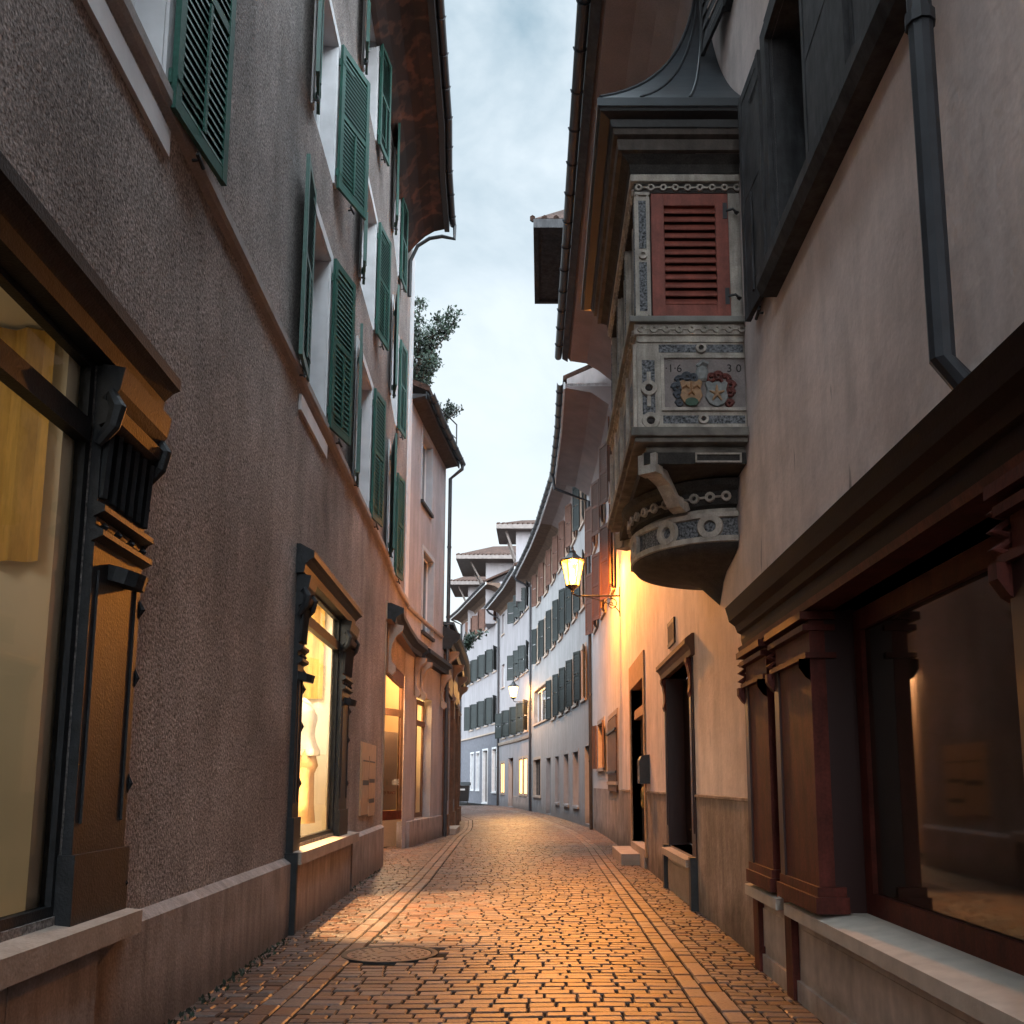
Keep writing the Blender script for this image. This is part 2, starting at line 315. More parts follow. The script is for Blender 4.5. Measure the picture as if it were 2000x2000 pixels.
def shutter(house, W, sh, z0, z1, w, di, ang, m=GREEN, o=.045, slats=26, detail=True, label=None, th=.04, tilt=.95):
    """louvred leaf hinged at sh, lying towards di along the wall and standing ang degrees off it"""
    t = W.tan(sh) * di; n = W.nor(sh); A = (t * math.cos(R(ang)) + n * math.sin(R(ang))); N = (n * math.cos(R(ang)) - t * math.sin(R(ang)))
    O = W.P(sh, z0, o); Z = Vector((0, 0, 1)); h = z1 - z0; mb = MB(); sw = .075 if detail else .06
    def bx(u0, u1, v0, v1, d0, d1): mb.obox(O + A * u0 + Z * v0 + N * d0, A * (u1 - u0), N * (d1 - d0), Z * (v1 - v0))
    bx(0, sw, 0, h, 0, th); bx(w - sw, w, 0, h, 0, th)
    for v0, v1 in ((0, .09), (h - .09, h), (h * .52 - .035, h * .52 + .035)): bx(sw, w - sw, v0, v1, .004, th - .004)
    for k in range(slats):
        v = .1 + (h - .2) * (k + .5) / slats; pitch = (h - .2) / slats
        if abs(v - h * .52) < .04: continue
        p = O + A * sw + Z * (v + pitch * .62 * tilt) + N * .010
        mb.obox(p, A * (w - 2 * sw), N * (th - .014) - Z * pitch * 1.2 * tilt, Z * .008)
    if slats == 0: bx(sw, w - sw, .09, h - .09, .008, th - .008)
    if detail: bx(w / 2 - .018, w / 2 + .018, .12, h * .48, th, th + .014)
    s = obj('shutter', mb, m, house)
    if label: s['label'] = label
    if detail and slats: obj('louvre_gap_shade', MB().obox(O + A * sw + Z * .09 + N * .002, A * (w - 2 * sw), N * .006, Z * (h - .18)), mat('louvre_shade_green', (.010, .030, .024), .6, (), (0, 0), .2), s)  # dark sheet behind the slats stands in for the shade between them
    if detail:
        for v in (.22, h - .25):
            hb = MB(); hb.tube([O + Z * (v - .05) - N * .005, O + Z * (v + .05) - N * .005], .016, 6); hb.obox(O + Z * (v - .015) + N * (th + .001), A * .28, N * .005, Z * .03)
            obj('hinge', hb, m if m is not RED else IRON, s)
        st = MB(); q = O + A * w * .5 - Z * .02
        st.tube([q + N * .01, q - Z * .06 + N * .03, q - Z * .06 - N * (o * .6)], .012, 6); st.tube([q - Z * .05 + N * .03 - A * .05, q - Z * .09 + N * .03 + A * .05], .014, 6)
        obj('stay', st, IRON, s)
    return s
def gutter(house, W, s0, s1, z, o, r=.075, slope=0, ref=0, m=None):
    mb = MB(); prof = [(o + r * math.cos(math.pi + math.pi * k / 8), z + r * math.sin(math.pi + math.pi * k / 8)) for k in range(9)] + [(o + (r - .012) * math.cos(-math.pi * k / 8), z + .004 + (r - .012) * math.sin(-math.pi * k / 8)) for k in range(9)]
    wsweep(mb, W, s0, s1, prof, slope, ref); k = mb; q = s0 + .5
    while q < s1 - .1:
        oo = o + slope * (q - ref)
        k.tube([W.P(q, z + (r + .012) * math.sin(math.pi + math.pi * j / 6), oo + (r + .012) * math.cos(math.pi + math.pi * j / 6)) for j in range(7)], .012, 5); q += .85
    return obj('gutter', mb, m or GUT, house)
def downpipe(house, pts, r=.05, m=None):
    c = MB().tube(pts, r, 10); a, b = Vector(pts[-2]), Vector(pts[-1])
    for k in range(1, 5): p = a.lerp(b, k / 5); c.lathe(p, [(r + .001, -.03), (r + .012, -.03), (r + .012, .03), (r + .001, .03)], 10)
    return obj('downpipe', c, m or GUT, house)
def text(name, body_, size, m, mat_world, parent, depth=.004, font_scale=1.0):
    cu = bpy.data.curves.new(name, 'FONT'); cu.body = body_; cu.size = size; cu.extrude = depth; cu.align_x = 'CENTER'; cu.align_y = 'CENTER'
    tmp = bpy.data.objects.new(name + '_tmp', cu); COL.objects.link(tmp); dg = bpy.context.evaluated_depsgraph_get(); me = bpy.data.meshes.new_from_object(tmp.evaluated_get(dg))
    bpy.data.objects.remove(tmp); me.transform(mat_world); me.materials.clear(); me.materials.append(m)
    o = bpy.data.objects.new(name, me); COL.objects.link(o); o.parent = parent
    if parent.type == 'EMPTY': o.matrix_parent_inverse = Matrix.Translation(parent.location).inverted()
    return o
def lamp(name, kind, loc, power, col, parent=None, size=.1, rot=None, spot=None):
    d = bpy.data.lights.new(name, kind); d.energy = power; d.color = col
    if kind == 'AREA': d.size = size
    else: d.shadow_soft_size = size
    if spot: d.spot_size = spot; d.spot_blend = .35
    o = bpy.data.objects.new(name, d); COL.objects.link(o); o.location = loc
    if rot: o.rotation_euler = rot
    if parent is not None:
        o.parent = parent
        if parent.type == 'EMPTY': o.matrix_parent_inverse = Matrix.Translation(parent.location).inverted()
    return o

# ------------------------------------------------------------------ facade lines
WA = Wall([(-1.57, -12), (-2.05, -2), (-2.43, 6), (-2.98, 17.5), (-3.12, 19), (-3.22, 20.8), (-3.27, 22.4)], 1)
SA = WA.S[1]                                       # s measured from y = -2 on the near house
WA2 = Wall([(-3.27, 22.4), (-3.17, 24.3), (-2.93, 27.6)], 1)
WA3 = Wall([(-2.93, 27.6), (-2.98, 29.5), (-3.15, 34), (-3.55, 39.6), (-4.6, 46), (-7.2, 56), (-11, 68)], 1)
W1 = Wall([(1.85, -12), (1.85, 22.3)], -1); S1 = 10
W2 = Wall([(1.85, 22.3), (1.82, 27), (1.69, 31.9)], -1)
W4 = Wall([(1.69, 31.9), (1.42, 34.8), (.8, 41.6), (.3, 46), (-.62, 52.8)], -1)
W5 = Wall([(-.62, 52.8), (-1.55, 58.5), (-3.0, 65.5)], -1)
W6 = Wall([(-3.0, 65.5), (-6, 77), (-6.9, 80)], -1)
W7 = Wall([(-6.9, 80), (-11.5, 93), (-15, 101)], -1)

# ------------------------------------------------------------------ ground and paving
def lerpline(pts, y):
    if y <= pts[0][1]: return pts[0][0]
    for (x0, y0), (x1, y1) in zip(pts, pts[1:]):
        if y <= y1: return x0 + (x1 - x0) * (y - y0) / (y1 - y0)
    return pts[-1][0]
RL = [(1.33, -6), (1.33, 18), (1.35, 23), (1.24, 27), (1.02, 31), (.72, 34.5), (.08, 41.5), (-.45, 46), (-1.42, 52.8), (-2.45, 58.5), (-3.95, 65.5), (-6.9, 77), (-9, 83)]
LL = [(-1.86, -6), (-1.94, 7), (-1.97, 11), (-2.06, 15), (-2.2, 18.5), (-2.42, 24), (-2.56, 27.5), (-2.62, 31), (-2.78, 34), (-3.2, 39.6), (-4.25, 46), (-6.8, 56), (-10, 67), (-14, 79), (-15.5, 83)]
WL = [(p.x, p.y) for p in WA.p + WA2.p[1:] + WA3.p[1:]]; WR = [(p.x, p.y) for p in W1.p + W2.p[1:] + W4.p[1:] + W5.p[1:] + W6.p[1:]]
struct('ground', MB().quad((-400, -400, -.06), (400, -400, -.06), (400, 600, -.06), (-400, 600, -.06)), GROUND)
MH = (-1.36, 8.74, .40)
def stone(mb, x0, x1, y0, y1, dy0, dy1, h, g, ch):
    """one sett: a chamfered cushion; dy0/dy1 shift its two ends along the street"""
    tx, ty = random.uniform(-.010, .010), random.uniform(-.010, .010); o = len(mb.v); cx, cy = (x0 + x1) / 2, (y0 + y1) / 2
    for e, z in ((g, -.03), (g + .002, h - ch), (g + ch, h)):
        for px, py, d in ((x0 + e, y0 + e, dy0), (x1 - e, y0 + e, dy1), (x1 - e, y1 - e, dy1), (x0 + e, y1 - e, dy0)):
            j = random.uniform(-.004, .004)
            mb.v.append((px + j, py + d + random.uniform(-.004, .004), z + (px - cx) * tx + (py - cy) * ty))
    for r in (0, 4):
        for k in range(4): mb.f.append((o + r + k, o + r + (k + 1) % 4, o + r + 4 + (k + 1) % 4, o + r + 4 + k))
    mb.f.append((o + 8, o + 9, o + 10, o + 11))
def courses(mb, fa, fb, y0, y1, d0, lmin, lmax, gap=.008, ch=.013, far=34):
    y = y0
    while y < y1:
        d = d0 * random.uniform(.88, 1.12) * (1 if y < far else 1.6); a, b = fa(y), fb(y); x = a - random.uniform(0, lmax * .5); ph = random.random() * 6
        while x < b:
            w = random.uniform(lmin, lmax) * (1 if y < far else 1.4); x2 = x + w
            if x2 > b - lmin * .5: x2 = b
            xs = max(x, a)
            if x2 - xs > .05 and ((xs + x2) / 2 - MH[0]) ** 2 + (y + d / 2 - MH[1]) ** 2 > (MH[2] + .07) ** 2:
                f = lambda q: .022 * math.sin(q * 2.1 + ph * .15) + .03 * math.sin(q * .9 + y * .2)
                stone(mb, xs, x2, y, y + d, f(xs), f(x2), random.uniform(-.003, .003), random.uniform(.4, 1.6) * gap, ch * random.uniform(.7, 1.3))
            x = x2
        y += d
road = MB(); courses(road, lambda y: lerpline(LL, y) + .31, lambda y: lerpline(RL, y) - .30, 2.2, 66, .125, .155, .265, .0055, .009)
struct('road', road, COBBLE)
for nm, fa, fb in (('pavement', lambda y: lerpline(WL, y) - .45, lambda y: lerpline(LL, y)), ('pavement', lambda y: lerpline(RL, y), lambda y: lerpline(WR, y) + .12)):
    p = MB(); courses(p, fa, fb, 2.2, 66,   .115, .13, .21, .006, .009); struct(nm, p, COBBLE)
for line, sg in ((LL, 1), (RL, -1)):
    k = MB()
    for row in range(2):
        y = 2.2 + random.random() * .2
        while y < 66:
            l = random.uniform(.16, .34); a = lerpline(line, y) + sg * row * .152; b = lerpline(line, y + l) + sg * row * .152
            x0, x1 = (a, a + .148) if sg > 0 else (a - .148, a); o = len(k.v); stone(k, x0, x1, y, y + l, 0, 0, random.uniform(-.003, .004), .005, .010)
            for j in range(o, len(k.v)):
                if k.v[j][1] > y + l / 2: k.v[j] = (k.v[j][0] + b - a, k.v[j][1], k.v[j][2])
            y += l
    struct('kerb', k, KERBST)
bed = MB()
ys = [-14 + .5 * i for i in range(196)]
for a, b in zip(ys, ys[1:]): bed.quad((lerpline(WL, a) - 1.6, a, -.011), (lerpline(WR, a) + 1.2, a, -.011), (lerpline(WR, b) + 1.2, b, -.011), (lerpline(WL, b) - 1.6, b, -.011))
struct('road_surface', bed, JOINT)
mh = thing('manhole_cover', 'round cast iron manhole cover set in the setts', 'manhole cover', (MH[0], MH[1], 0))
obj('rim', MB().lathe((MH[0], MH[1], 0), [(.375, -.03), (.375, .004), (.395, .007), (.425, .007), (.43, -.03)], 48), CAST, mh)
lid = MB().lathe((MH[0], MH[1], 0), [(0.001, .002), (.10, .002), (.105, .006), (.15, .006), (.155, .002), (.365, .002), (.37, -.03)], 48)
for i in range(3):
    for k in range(10 + 6 * i):
        a = 2 * math.pi * k / (10 + 6 * i); r = .2 + .06 * i; lid.box(MH[0] + r * math.cos(a) - .014, MH[0] + r * math.cos(a) + .014, MH[1] + r * math.sin(a) - .014, MH[1] + r * math.sin(a) + .014, 0, .0065)
obj('lid', lid, mat('rusty_iron', (.11, .065, .045), .6, [(9, .7, 1.3)], (60, .003), .4), mh)

# ------------------------------------------------------------------ near house on the left
def S(*q): return [SA + x for x in q]
hA = thing('town_house', 'tall brown roughcast house with green louvred shutters and a painted eave', 'house', (-3, 8, 0))
cols = [(5.95, 7.38), (11.75, 13.05), (15.45, 17.0), (19.75, 21.35)]
rows = [(5.86, 7.98), (9.05, 10.98), (12.3, 14.15)]
opsA = [(SA + a - (.35 if c > 12 else 0), SA + b - (.35 if c > 12 else 0), c, d) for a, b in cols for c, d in rows] + [(SA + 1.4 + 4.4 * k, SA + 2.8 + 4.4 * k, c, d) for k in (-2, -1, 0) for c, d in rows]
shopA = [(12.16, 14.72), (4.58, 6.78)]
opsA += [(SA + a, SA + b, .86, 3.72, .07) for a, b in shopA] + [(SA + 20.0, WA.L, 0, 4.02, .015)]
wl = MB(); facade(wl, WA, 0, WA.L, 0, 14.75, opsA, .24); body(wl, WA, 14.75, zb=4.7); obj('wall', wl, STUCCO, hA)
for i, (a, b) in enumerate(cols):
    for j, (c, d) in enumerate(rows):
        if i == 0 and j: continue
        if j == 2: a, b = a - .35, b - .35
        window(hA, WA, SA + a, SA + b, c, d, .24, 1, 1, WHITEW, WHITEP, sill=False)
        if i == 0: continue
        k_ = i - 1; la = [[5, 8, 10], [10, 9, 8], [10, 9, 8]][j][k_]; ra = [[13, 9, 8], [20, 10, 8], [10, 9, 8]][j][k_]; w_ = [[.66, .62, .62], [.74, .66, .6], [.66, .6, .6]][j][k_]
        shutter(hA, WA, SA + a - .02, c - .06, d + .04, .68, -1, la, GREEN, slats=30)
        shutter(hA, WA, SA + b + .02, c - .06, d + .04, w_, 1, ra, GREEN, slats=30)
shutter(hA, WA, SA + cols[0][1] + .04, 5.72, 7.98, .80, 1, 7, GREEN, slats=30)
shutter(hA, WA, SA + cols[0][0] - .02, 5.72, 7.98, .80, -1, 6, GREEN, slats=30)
sc = MB(); wsweep(sc, WA, 0, WA.L, [(-.02, 5.68), (.045, 5.71), (.065, 5.75), (.065, 5.83), (-.02, 5.86)])
obj('string_course', sc, mat('grey_ledge_stone', (.30, .27, .26), .85, [(5, .84, 1.1), (60, .88, 1.1)], (40, .003), .2), hA)
for a, b in cols[:2]: obj('sill_apron', wbox(MB(), WA, SA + a - .13, SA + b + .13, 5.44, 5.615, -.02, .03), WHITEP, hA)
for a, b in ((0, SA + 11.8), (SA + 15.98, SA + 19.95)): obj('plinth', wsweep(MB(), WA, a, b, [(-.02, 0), (.07, 0), (.07, .70), (-.01, .76)]), SANDST, hA)
q = MB(); wbox(q, WA, WA.L - .62, WA.L + .02, 5.9, 14.6, -.02, .028); obj('corner_strip', q, WHITEP, hA)
# painted cove under the eave, gutter
cv = [(o, z) for o, z in [(-.02, 14.05), (.06, 14.12), (.2, 14.3), (.4, 14.5), (.62, 14.64), (.86, 14.7), (.86, 14.78), (-.02, 14.78)]]
obj('soffit', wsweep(MB(), WA, 0, SA + 23.1, cv), PAINTED, hA)
obj('fascia', wsweep(MB(), WA, 0, SA + 23.15, [(.862, 14.66), (.98, 14.66), (.98, 14.9), (.862, 14.9)]), IRON, hA)
gutter(hA, WA, 0, SA + 23.2, 14.88, 1.06, .075)
ga = MB(); e = SA + 23.17
ga.tube([WA.P(e, 14.86, 1.1), WA.P(e, 14.5, 1.1), WA.P(e, 14.56, .8), WA.P(e, 14.5, .5), WA.P(e, 14.3, .22), WA.P(e, 13.9, .05), WA.P(e, 13.0, .05)], .045, 8); obj('gutter_bracket', ga, IRON, hA)
roof(hA, WA, 14.9, 1.0, 5, 8, s1=SA + 23.1); obj('verge_wall', MB().quad(WA.P(WA.L, 5, -.01), WA.P(WA.L, 14.75, -.01), WA.P(WA.L, 19, -6), WA.P(WA.L, 5, -6)), STUCCO, hA)
# shop fronts of cast iron and wood
def shopfront(a, b, lit):
    sf = [None]
    for x0, x1 in ((a - .30, a - .0), (b + .0, b + .66)):
        p = MB(); m = (x0 + x1) / 2; wbox(p, WA, SA + x0, SA + x1, .80, 3.70, -.06, .05); wbox(p, WA, SA + x0 - .02, SA + x1 + .02, .78, 1.15, -.06, .075)
        for u, v in ((x0 + .06, x0 + .085), (x1 - .085, x1 - .06)): wbox(p, WA, SA + u, SA + v, 1.3, 2.6, .04, .062)
        p.tube([WA.P(SA + m, 2.58, .05), WA.P(SA + m, 2.66, .07)], .14, 14)
        for u in range(2):
            w = (x1 - x0) / 2
            wsweep(p, WA, SA + x0 - .02, SA + x1 + .02, [(.04, 2.74 + u * .13), (.10, 2.77 + u * .13), (.10, 2.80 + u * .13), (.04, 2.83 + u * .13)])
        for k in range(4): p.lathe(WA.P(SA + x0 + .06 + k * (x1 - x0 - .12) / 3, 2.83, .07), [(.001, -.03), (.025, 0), (.001, .03)], 8)
        n_ = 6
        for k in range(n_): p.tube([WA.P(SA + x0 + .04 + k * (x1 - x0 - .08) / (n_ - 1), 2.98, .055), WA.P(SA + x0 + .04 + k * (x1 - x0 - .08) / (n_ - 1), 3.36, .075)], .028, 6)
        wsweep(p, WA, SA + x0 - .03, SA + x1 + .03, [(.04, 3.36), (.12, 3.40), (.14, 3.46), (.10, 3.5), (.14, 3.56), (.16, 3.68), (.04, 3.7)])
        for sx in (x0 - .02, x1 + .02): p.tube([WA.P(SA + sx, 3.26, .04), WA.P(SA + sx, 3.36, .11), WA.P(SA + sx, 3.46, .13), WA.P(SA + sx, 3.54, .09), WA.P(SA + sx, 3.5, .06)], [.025, .04, .045, .035, .02], 8)
        for z, r in ((.95, .03), (1.5, .02), (2.1, .02), (2.5, .028), (2.66, .035), (2.9, .035), (3.1, .02)): p.tube([WA.P(SA + x1, z - .06, .04), WA.P(SA + x1 + .01, z, .055), WA.P(SA + x1, z + .06, .04)], [.008, r, .008], 6)
        obj('pilaster', p, CAST, hA)
    c = MB(); wsweep(c, WA, SA + a - .36, SA + b + .72, [(-.02, 3.70), (.09, 3.71), (.10, 3.80), (.15, 3.85), (.19, 3.87), (.19, 3.94), (.04, 4.02), (-.02, 4.02)]); obj('cornice', c, CAST, hA)
    s = MB(); wsweep(s, WA, SA + a - .30, SA + b + (1.25 if a > 9 else .7), [(-.3, .70), (.16, .68), (.16, .80), (-.1, .83), (-.3, .83)]); obj('stone_sill', s, WARMST, hA)
    f = MB(); x = SA + a - .30
    for k in range(4 if a > 9 else 3): wbox(f, WA, x + .92 * k + .004, x + .92 * k + .916, 0, .679, -.05, .11)
    obj('stall_riser', f, SANDST, hA); wbox(g := MB(), WA, SA + a - .36, SA + a - .305, 0, .8, -.05, .13); obj('iron_post', g, CAST, hA)
    fr = MB(); A, B = SA + a, SA + b
    for u, v in ((A, A + .05), (B - .05, B)): wbox(fr, WA, u, v, .86, 3.72, -.065, -.01)
    wbox(fr, WA, A + .05, B - .05, .86, .91, -.065, -.01); wbox(fr, WA, A + .05, B - .05, 3.67, 3.72, -.065, -.01); wbox(fr, WA, A + .05, B - .05, 3.26, 3.38, -.065, .01)
    w = obj('shop_window', fr, CAST, hA); obj('pane', MB().quad(WA.P(A + .05, .91, -.04), WA.P(B - .05, .91, -.04), WA.P(B - .05, 3.67, -.04), WA.P(A + .05, 3.67, -.04)), SHOPGLASS, w)
    z0, z1, d = .84, 3.9, -1.25; i = MB(); A -= .25; B += .01
    i.quad(WA.P(A, z0, -.08), WA.P(B, z0, -.08), WA.P(B, z0, d), WA.P(A, z0, d)); i.quad(WA.P(A, z0, d), WA.P(B, z0, d), WA.P(B, z1, d), WA.P(A, z1, d))
    i.quad(WA.P(A, z0, -.08), WA.P(A, z0, d), WA.P(A, z1, d), WA.P(A, z1, -.08)); i.quad(WA.P(B, z0, -.08), WA.P(B, z0, d), WA.P(B, z1, d), WA.P(B, z1, -.08))
    i.quad(WA.P(A, z1, -.08), WA.P(B, z1, -.08), WA.P(B, z1, d), WA.P(A, z1, d)); i.quad(WA.P(A, z1, -.078), WA.P(A + .24, z1, -.078), WA.P(A + .24, z0, -.078), WA.P(A, z0, -.078)); i.quad(WA.P(B, z1, -.078), WA.P(B - .17, z1, -.078), WA.P(B - .17, z0, -.078), WA.P(B, z0, -.078))
    obj('display_case', i, CREAM, hA)
    cu = MB()
    for k in range(14):
        o0, o1 = -.2 - .075 * k, -.2 - .075 * (k + 1); e0, e1 = (.03, .07) if k % 2 else (.07, .03); cu.quad(WA.P(B - e0, 2.62, o0), WA.P(B - e1, 2.62, o1), WA.P(B - e1, z1 - .02, o1), WA.P(B - e0, z1 - .02, o0))
    obj('pelmet_curtain', cu, OCHRE, hA)
    lamp('shop_lamp', 'AREA', WA.P(SA + (a + b) / 2, 3.86, -.62), lit, (1, .88, .68), hA, .7, (0, 0, 0))
shopfront(12.16, 14.72, 80); shopfront(4.58, 6.78, 5)
lamp('shop_spot', 'SPOT', WA.P(SA + 13.0, 3.6, -.30), 3600, (1, .60, .24), hA, .03, (R(23), 0, R(-74)), R(62))
tr = thing('track_spotlight', 'small grey spotlight on a track inside the lit shop window', 'spotlight', WA.P(SA + 13.7, 3.6, -.4))
obj('track', MB().obox(WA.P(SA + 12.9, 3.60, -.42), WA.tan(SA + 13) * 1.3, (.04, 0, 0), (0, 0, .03)), WHITEW, tr)
hd = MB()
for k in (13.2, 13.75): hd.tube([WA.P(SA + k, 3.55, -.40), WA.P(SA + k - .18, 3.42, -.42)], .045, 12); hd.tube([WA.P(SA + k, 3.60, -.40), WA.P(SA + k - .02, 3.52, -.40)], .012, 6)
obj('lamp_head', hd, CAST, tr)
# mannequin: a headless stand dressed in a strappy top and wide trousers
mq = WA.P(SA + 14.12, .845, -.33); mn = thing('mannequin', 'headless mannequin in white strappy top and beige wide trousers in the lit shop window', 'mannequin', mq)
prof = [(.085, 1.0), (.15, 1.02), (.165, 1.1), (.14, 1.22), (.125, 1.3), (.15, 1.42), (.165, 1.52), (.14, 1.6), (.06, 1.66), (.045, 1.72), (.001, 1.74)]
obj('torso', MB().lathe(mq, [(r * .96, z) for r, z in prof], 20, 1, 1.15), CREAM, mn, True)
tp = MB(); N = 40
o = 0
for r, z in [(.20, 1.0), (.205, 1.06), (.17, 1.16), (.142, 1.26), (.15, 1.36), (.175, 1.47), (.165, 1.53)]:
    for k in range(N): a = 2 * math.pi * k / N; rr = r * (1 + (.10 if z < 1.1 else .03) * math.sin(7 * a)); tp.v.append((mq[0] + rr * math.cos(a), mq[1] + 1.15 * rr * math.sin(a), mq[2] + z))
for i in range(6):
    for k in range(N): tp.f.append((i * N + k, i * N + (k + 1) % N, (i + 1) * N + (k + 1) % N, (i + 1) * N + k))
for sg in (-1, 1): tp.tube([mq + Vector((.12, sg * .09, 1.5)), mq + Vector((.07, -sg * .03, 1.66)), mq + Vector((0, -sg * .06, 1.72))], .022, 6)
obj('top', tp, CLOTHW, mn, True)
trs = MB()
for sg in (-1, 1): trs.tube([mq + Vector((0, sg * .07, 1.06)), mq + Vector((.01, sg * .10, .75)), mq + Vector((.02, sg * .13, .4)), mq + Vector((.02, sg * .14, .16))], [.15, .13, .12, .14], 16)
trs.lathe(mq, [(.13, 1.1), (.17, 1.02), (.2, .88), (.16, .78)], 20, 1, 1.2); obj('trousers', trs, CLOTHB, mn, True)
obj('stand', MB().tube([mq, mq + Vector((0, 0, 1.0))], .014, 8).lathe(mq, [(.16, 0.002), (.16, .015), (.02, .02)], 20), WHITEW, mn)
# letter box panel beside the shop window
lb = thing('letterbox_panel', 'flush brass coloured letterbox panel in the roughcast between two shop windows', 'letterbox', WA.P(SA + 17.8, 1.1))
PAN = mat('panel_brass', (.42, .27, .15), .45, [(6, .85, 1.1)], (0, 0), .5, .3)
a0, a1 = SA + 16.95, SA + 18.75
obj('plate', wbox(MB(), WA, a0, a1, 1.0, 2.15, -.02, .02), PAN, lb)
for k, (u, v, z, w) in enumerate(((.16, .88, 1.86, .03), (.94, 1.66, 1.86, .03), (.16, .88, 1.52, .10), (.94, 1.66, 1.55, .08), (.94, 1.66, 1.22, .09))):
    f = obj('letter_flap', wbox(MB(), WA, a0 + u, a0 + v, z - .26, z + w * .4, .018, .026), PAN, lb); obj('slot', wbox(MB(), WA, a0 + u + .03, a0 + v - .03, z - w * .5, z + w * .3, .024, .030), IRON, f)
obj('seam', wbox(MB(), WA, a0 + .895, a0 + .925, 1.2, 1.95, .018, .024), IRON, lb)

# ------------------------------------------------------------------ second house on the left, with the recessed shop entrance
hB = thing('town_house', 'low pinkish plastered house with a tree on its roof and a recessed shop entrance', 'house', (-3.3, 25, 0))
ops = [(1.62, 2.95, 8.85, 10.75, .2), (2.02, 3.45, 5.45, 7.6, .2), (1.5, 3.6, 0, 3.75, .25)]
wb = MB(); facade(wb, WA2, 0, WA2.L, 0, 11.15, ops, .3); body(wb, WA2, 11.15, za=4.7); obj('wall', wb, STUCCO2, hB)
window(hB, WA2, 1.62, 2.95, 8.85, 10.75, .2, 0, 0, WHITEW, mat('blue_grey_reveal', (.34, .36, .39), .8, [(5, .9, 1.05)]), sillm=DKGREY); window(hB, WA2, 2.02, 3.45, 5.45, 7.6, .2, 0, 0, WHITEW, MATS['blue_grey_reveal'], sillm=DKGREY)
obj('string_course', wsweep(MB(), WA2, 0, 4.9, [(-.02, 5.66), (.05, 5.68), (.07, 5.74), (-.02, 5.78)]), STUCCO2, hB)
obj('soffit', wsweep(MB(), WA2, -.0, WA2.L + .1, [(-.02, 10.95), (.1, 10.98), (.36, 11.03), (.36, 11.08), (-.02, 11.1)]), DKGREY, hB)
obj('fascia', wsweep(MB(), WA2, 0, WA2.L + .1, [(.362, 10.96), (.40, 10.96), (.40, 11.14), (.362, 11.14)]), IRON, hB)
gutter(hB, WA2, 0, WA2.L + .12, 11.1, .50, .085); roof(hB, WA2, 11.16, .45, 2.6, 6)
downpipe(hB, [WA2.P(5.2, 11.02, .5), WA2.P(5.2, 10.9, .5), WA2.P(5.2, 10.6, .14), WA2.P(5.2, 0, .13)], .055)
# recess under the corner
WC = Wall([(-2.995, 17.98), (-4.15, 18.25), (-4.2, 21.75), (-3.83, 22.93), (-3.45, 23.87)], 1)
rc = MB(); facade(rc, WC, 0, WC.L, 0, 5.0, [(WC.S[2] + .45, WC.L - .06, .62, 4.6, .1)], .12)
rc.quad((-2.9, 17.9, 4.62), (-4.3, 18.1, 4.62), (-4.3, 22.5, 4.62), (-3.2, 24.2, 4.62)); obj('entrance_recess', rc, mat('warm_stucco', (.42, .30, .22), .9, [(60, .8, 1.2)], (60, .005), .1), hB)
a, b = WC.S[2] + .45, WC.L - .06
fr = MB(); wbox(fr, WC, b - .12, b, .62, 4.6, -.1, -.03); wbox(fr, WC, a, a + .06, .62, 4.6, -.1, -.03); wbox(fr, WC, a, b, 3.15, 3.32, -.1, -.03); wbox(fr, WC, a, b, 4.5, 4.6, -.1, -.03)
sw = obj('shop_window', fr, BRNWOOD, hB); obj('pane', MB().quad(WC.P(a, .62, -.07), WC.P(b, .62, -.07), WC.P(b, 4.5, -.07), WC.P(a, 4.5, -.07)), SHOPGLASS, sw)
obj('bottom_rail', wbox(MB(), WC, a, b, .62, .84, -.09, -.02), REDWOOD, sw)
it = MB(); d = -.8
it.quad(WC.P(a - .2, .6, d), WC.P(b + .25, .6, d), WC.P(b + .25, 4.7, d), WC.P(a - .2, 4.7, d)); it.quad(WC.P(b + .25, .6, d), WC.P(b + .1, .6, -.12), WC.P(b + .1, 4.7, -.12), WC.P(b + .25, 4.7, d)); it.quad(WC.P(a - .2, 4.7, d), WC.P(b + .25, 4.7, d), WC.P(b + .1, 4.7, -.12), WC.P(a - .1, 4.7, -.12)); it.quad(WC.P(a - .2, .62, d), WC.P(b + .25, .62, d), WC.P(b + .1, .62, -.12), WC.P(a - .1, .62, -.12)); it.quad(WC.P(a - .2, .6, d), WC.P(a - .1, .6, -.12), WC.P(a - .1, 4.7, -.12), WC.P(a - .2, 4.7, d))
obj('shop_interior', it, CREAM, hB); lamp('shop_lamp', 'POINT', WC.P((a + b) / 2, 4.3, -.45), 40, (1, .45, .12), hB, .1)
obj('blind', wbox(MB(), WC, a + .08, b - .13, .86, 2.75, -.115, -.105), mat('grey_blind', (.74, .66, .64), .8, [(20, .95, 1.03)], (0, 0), .2), hB)
lamp('added_recess_light', 'POINT', (-3.5, 21.6, 4.3), 800, (1, .62, .32), hB, .08)  # added downlight, no lamp seen here; makes the recess window read as lit
obj('added_ceiling_spot', MB().tube([(-3.5, 21.6, 4.38), (-3.5, 21.6, 4.62)], .07, 12), CAST, hB)  # housing made up for the added downlight
def wallmat(W, q, z, o):
    t = W.tan(q); n = W.nor(q)
    if W.side < 0: t = -t
    return Matrix(((t.x, 0, n.x, 0), (t.y, 0, n.y, 0), (0, 1, 0, 0), (0, 0, 0, 1))).__class__(((t.x, 0, n.x, W.P(q, z, o).x), (t.y, 0, n.y, W.P(q, z, o).y), (0, 1, 0, z), (0, 0, 0, 1)))
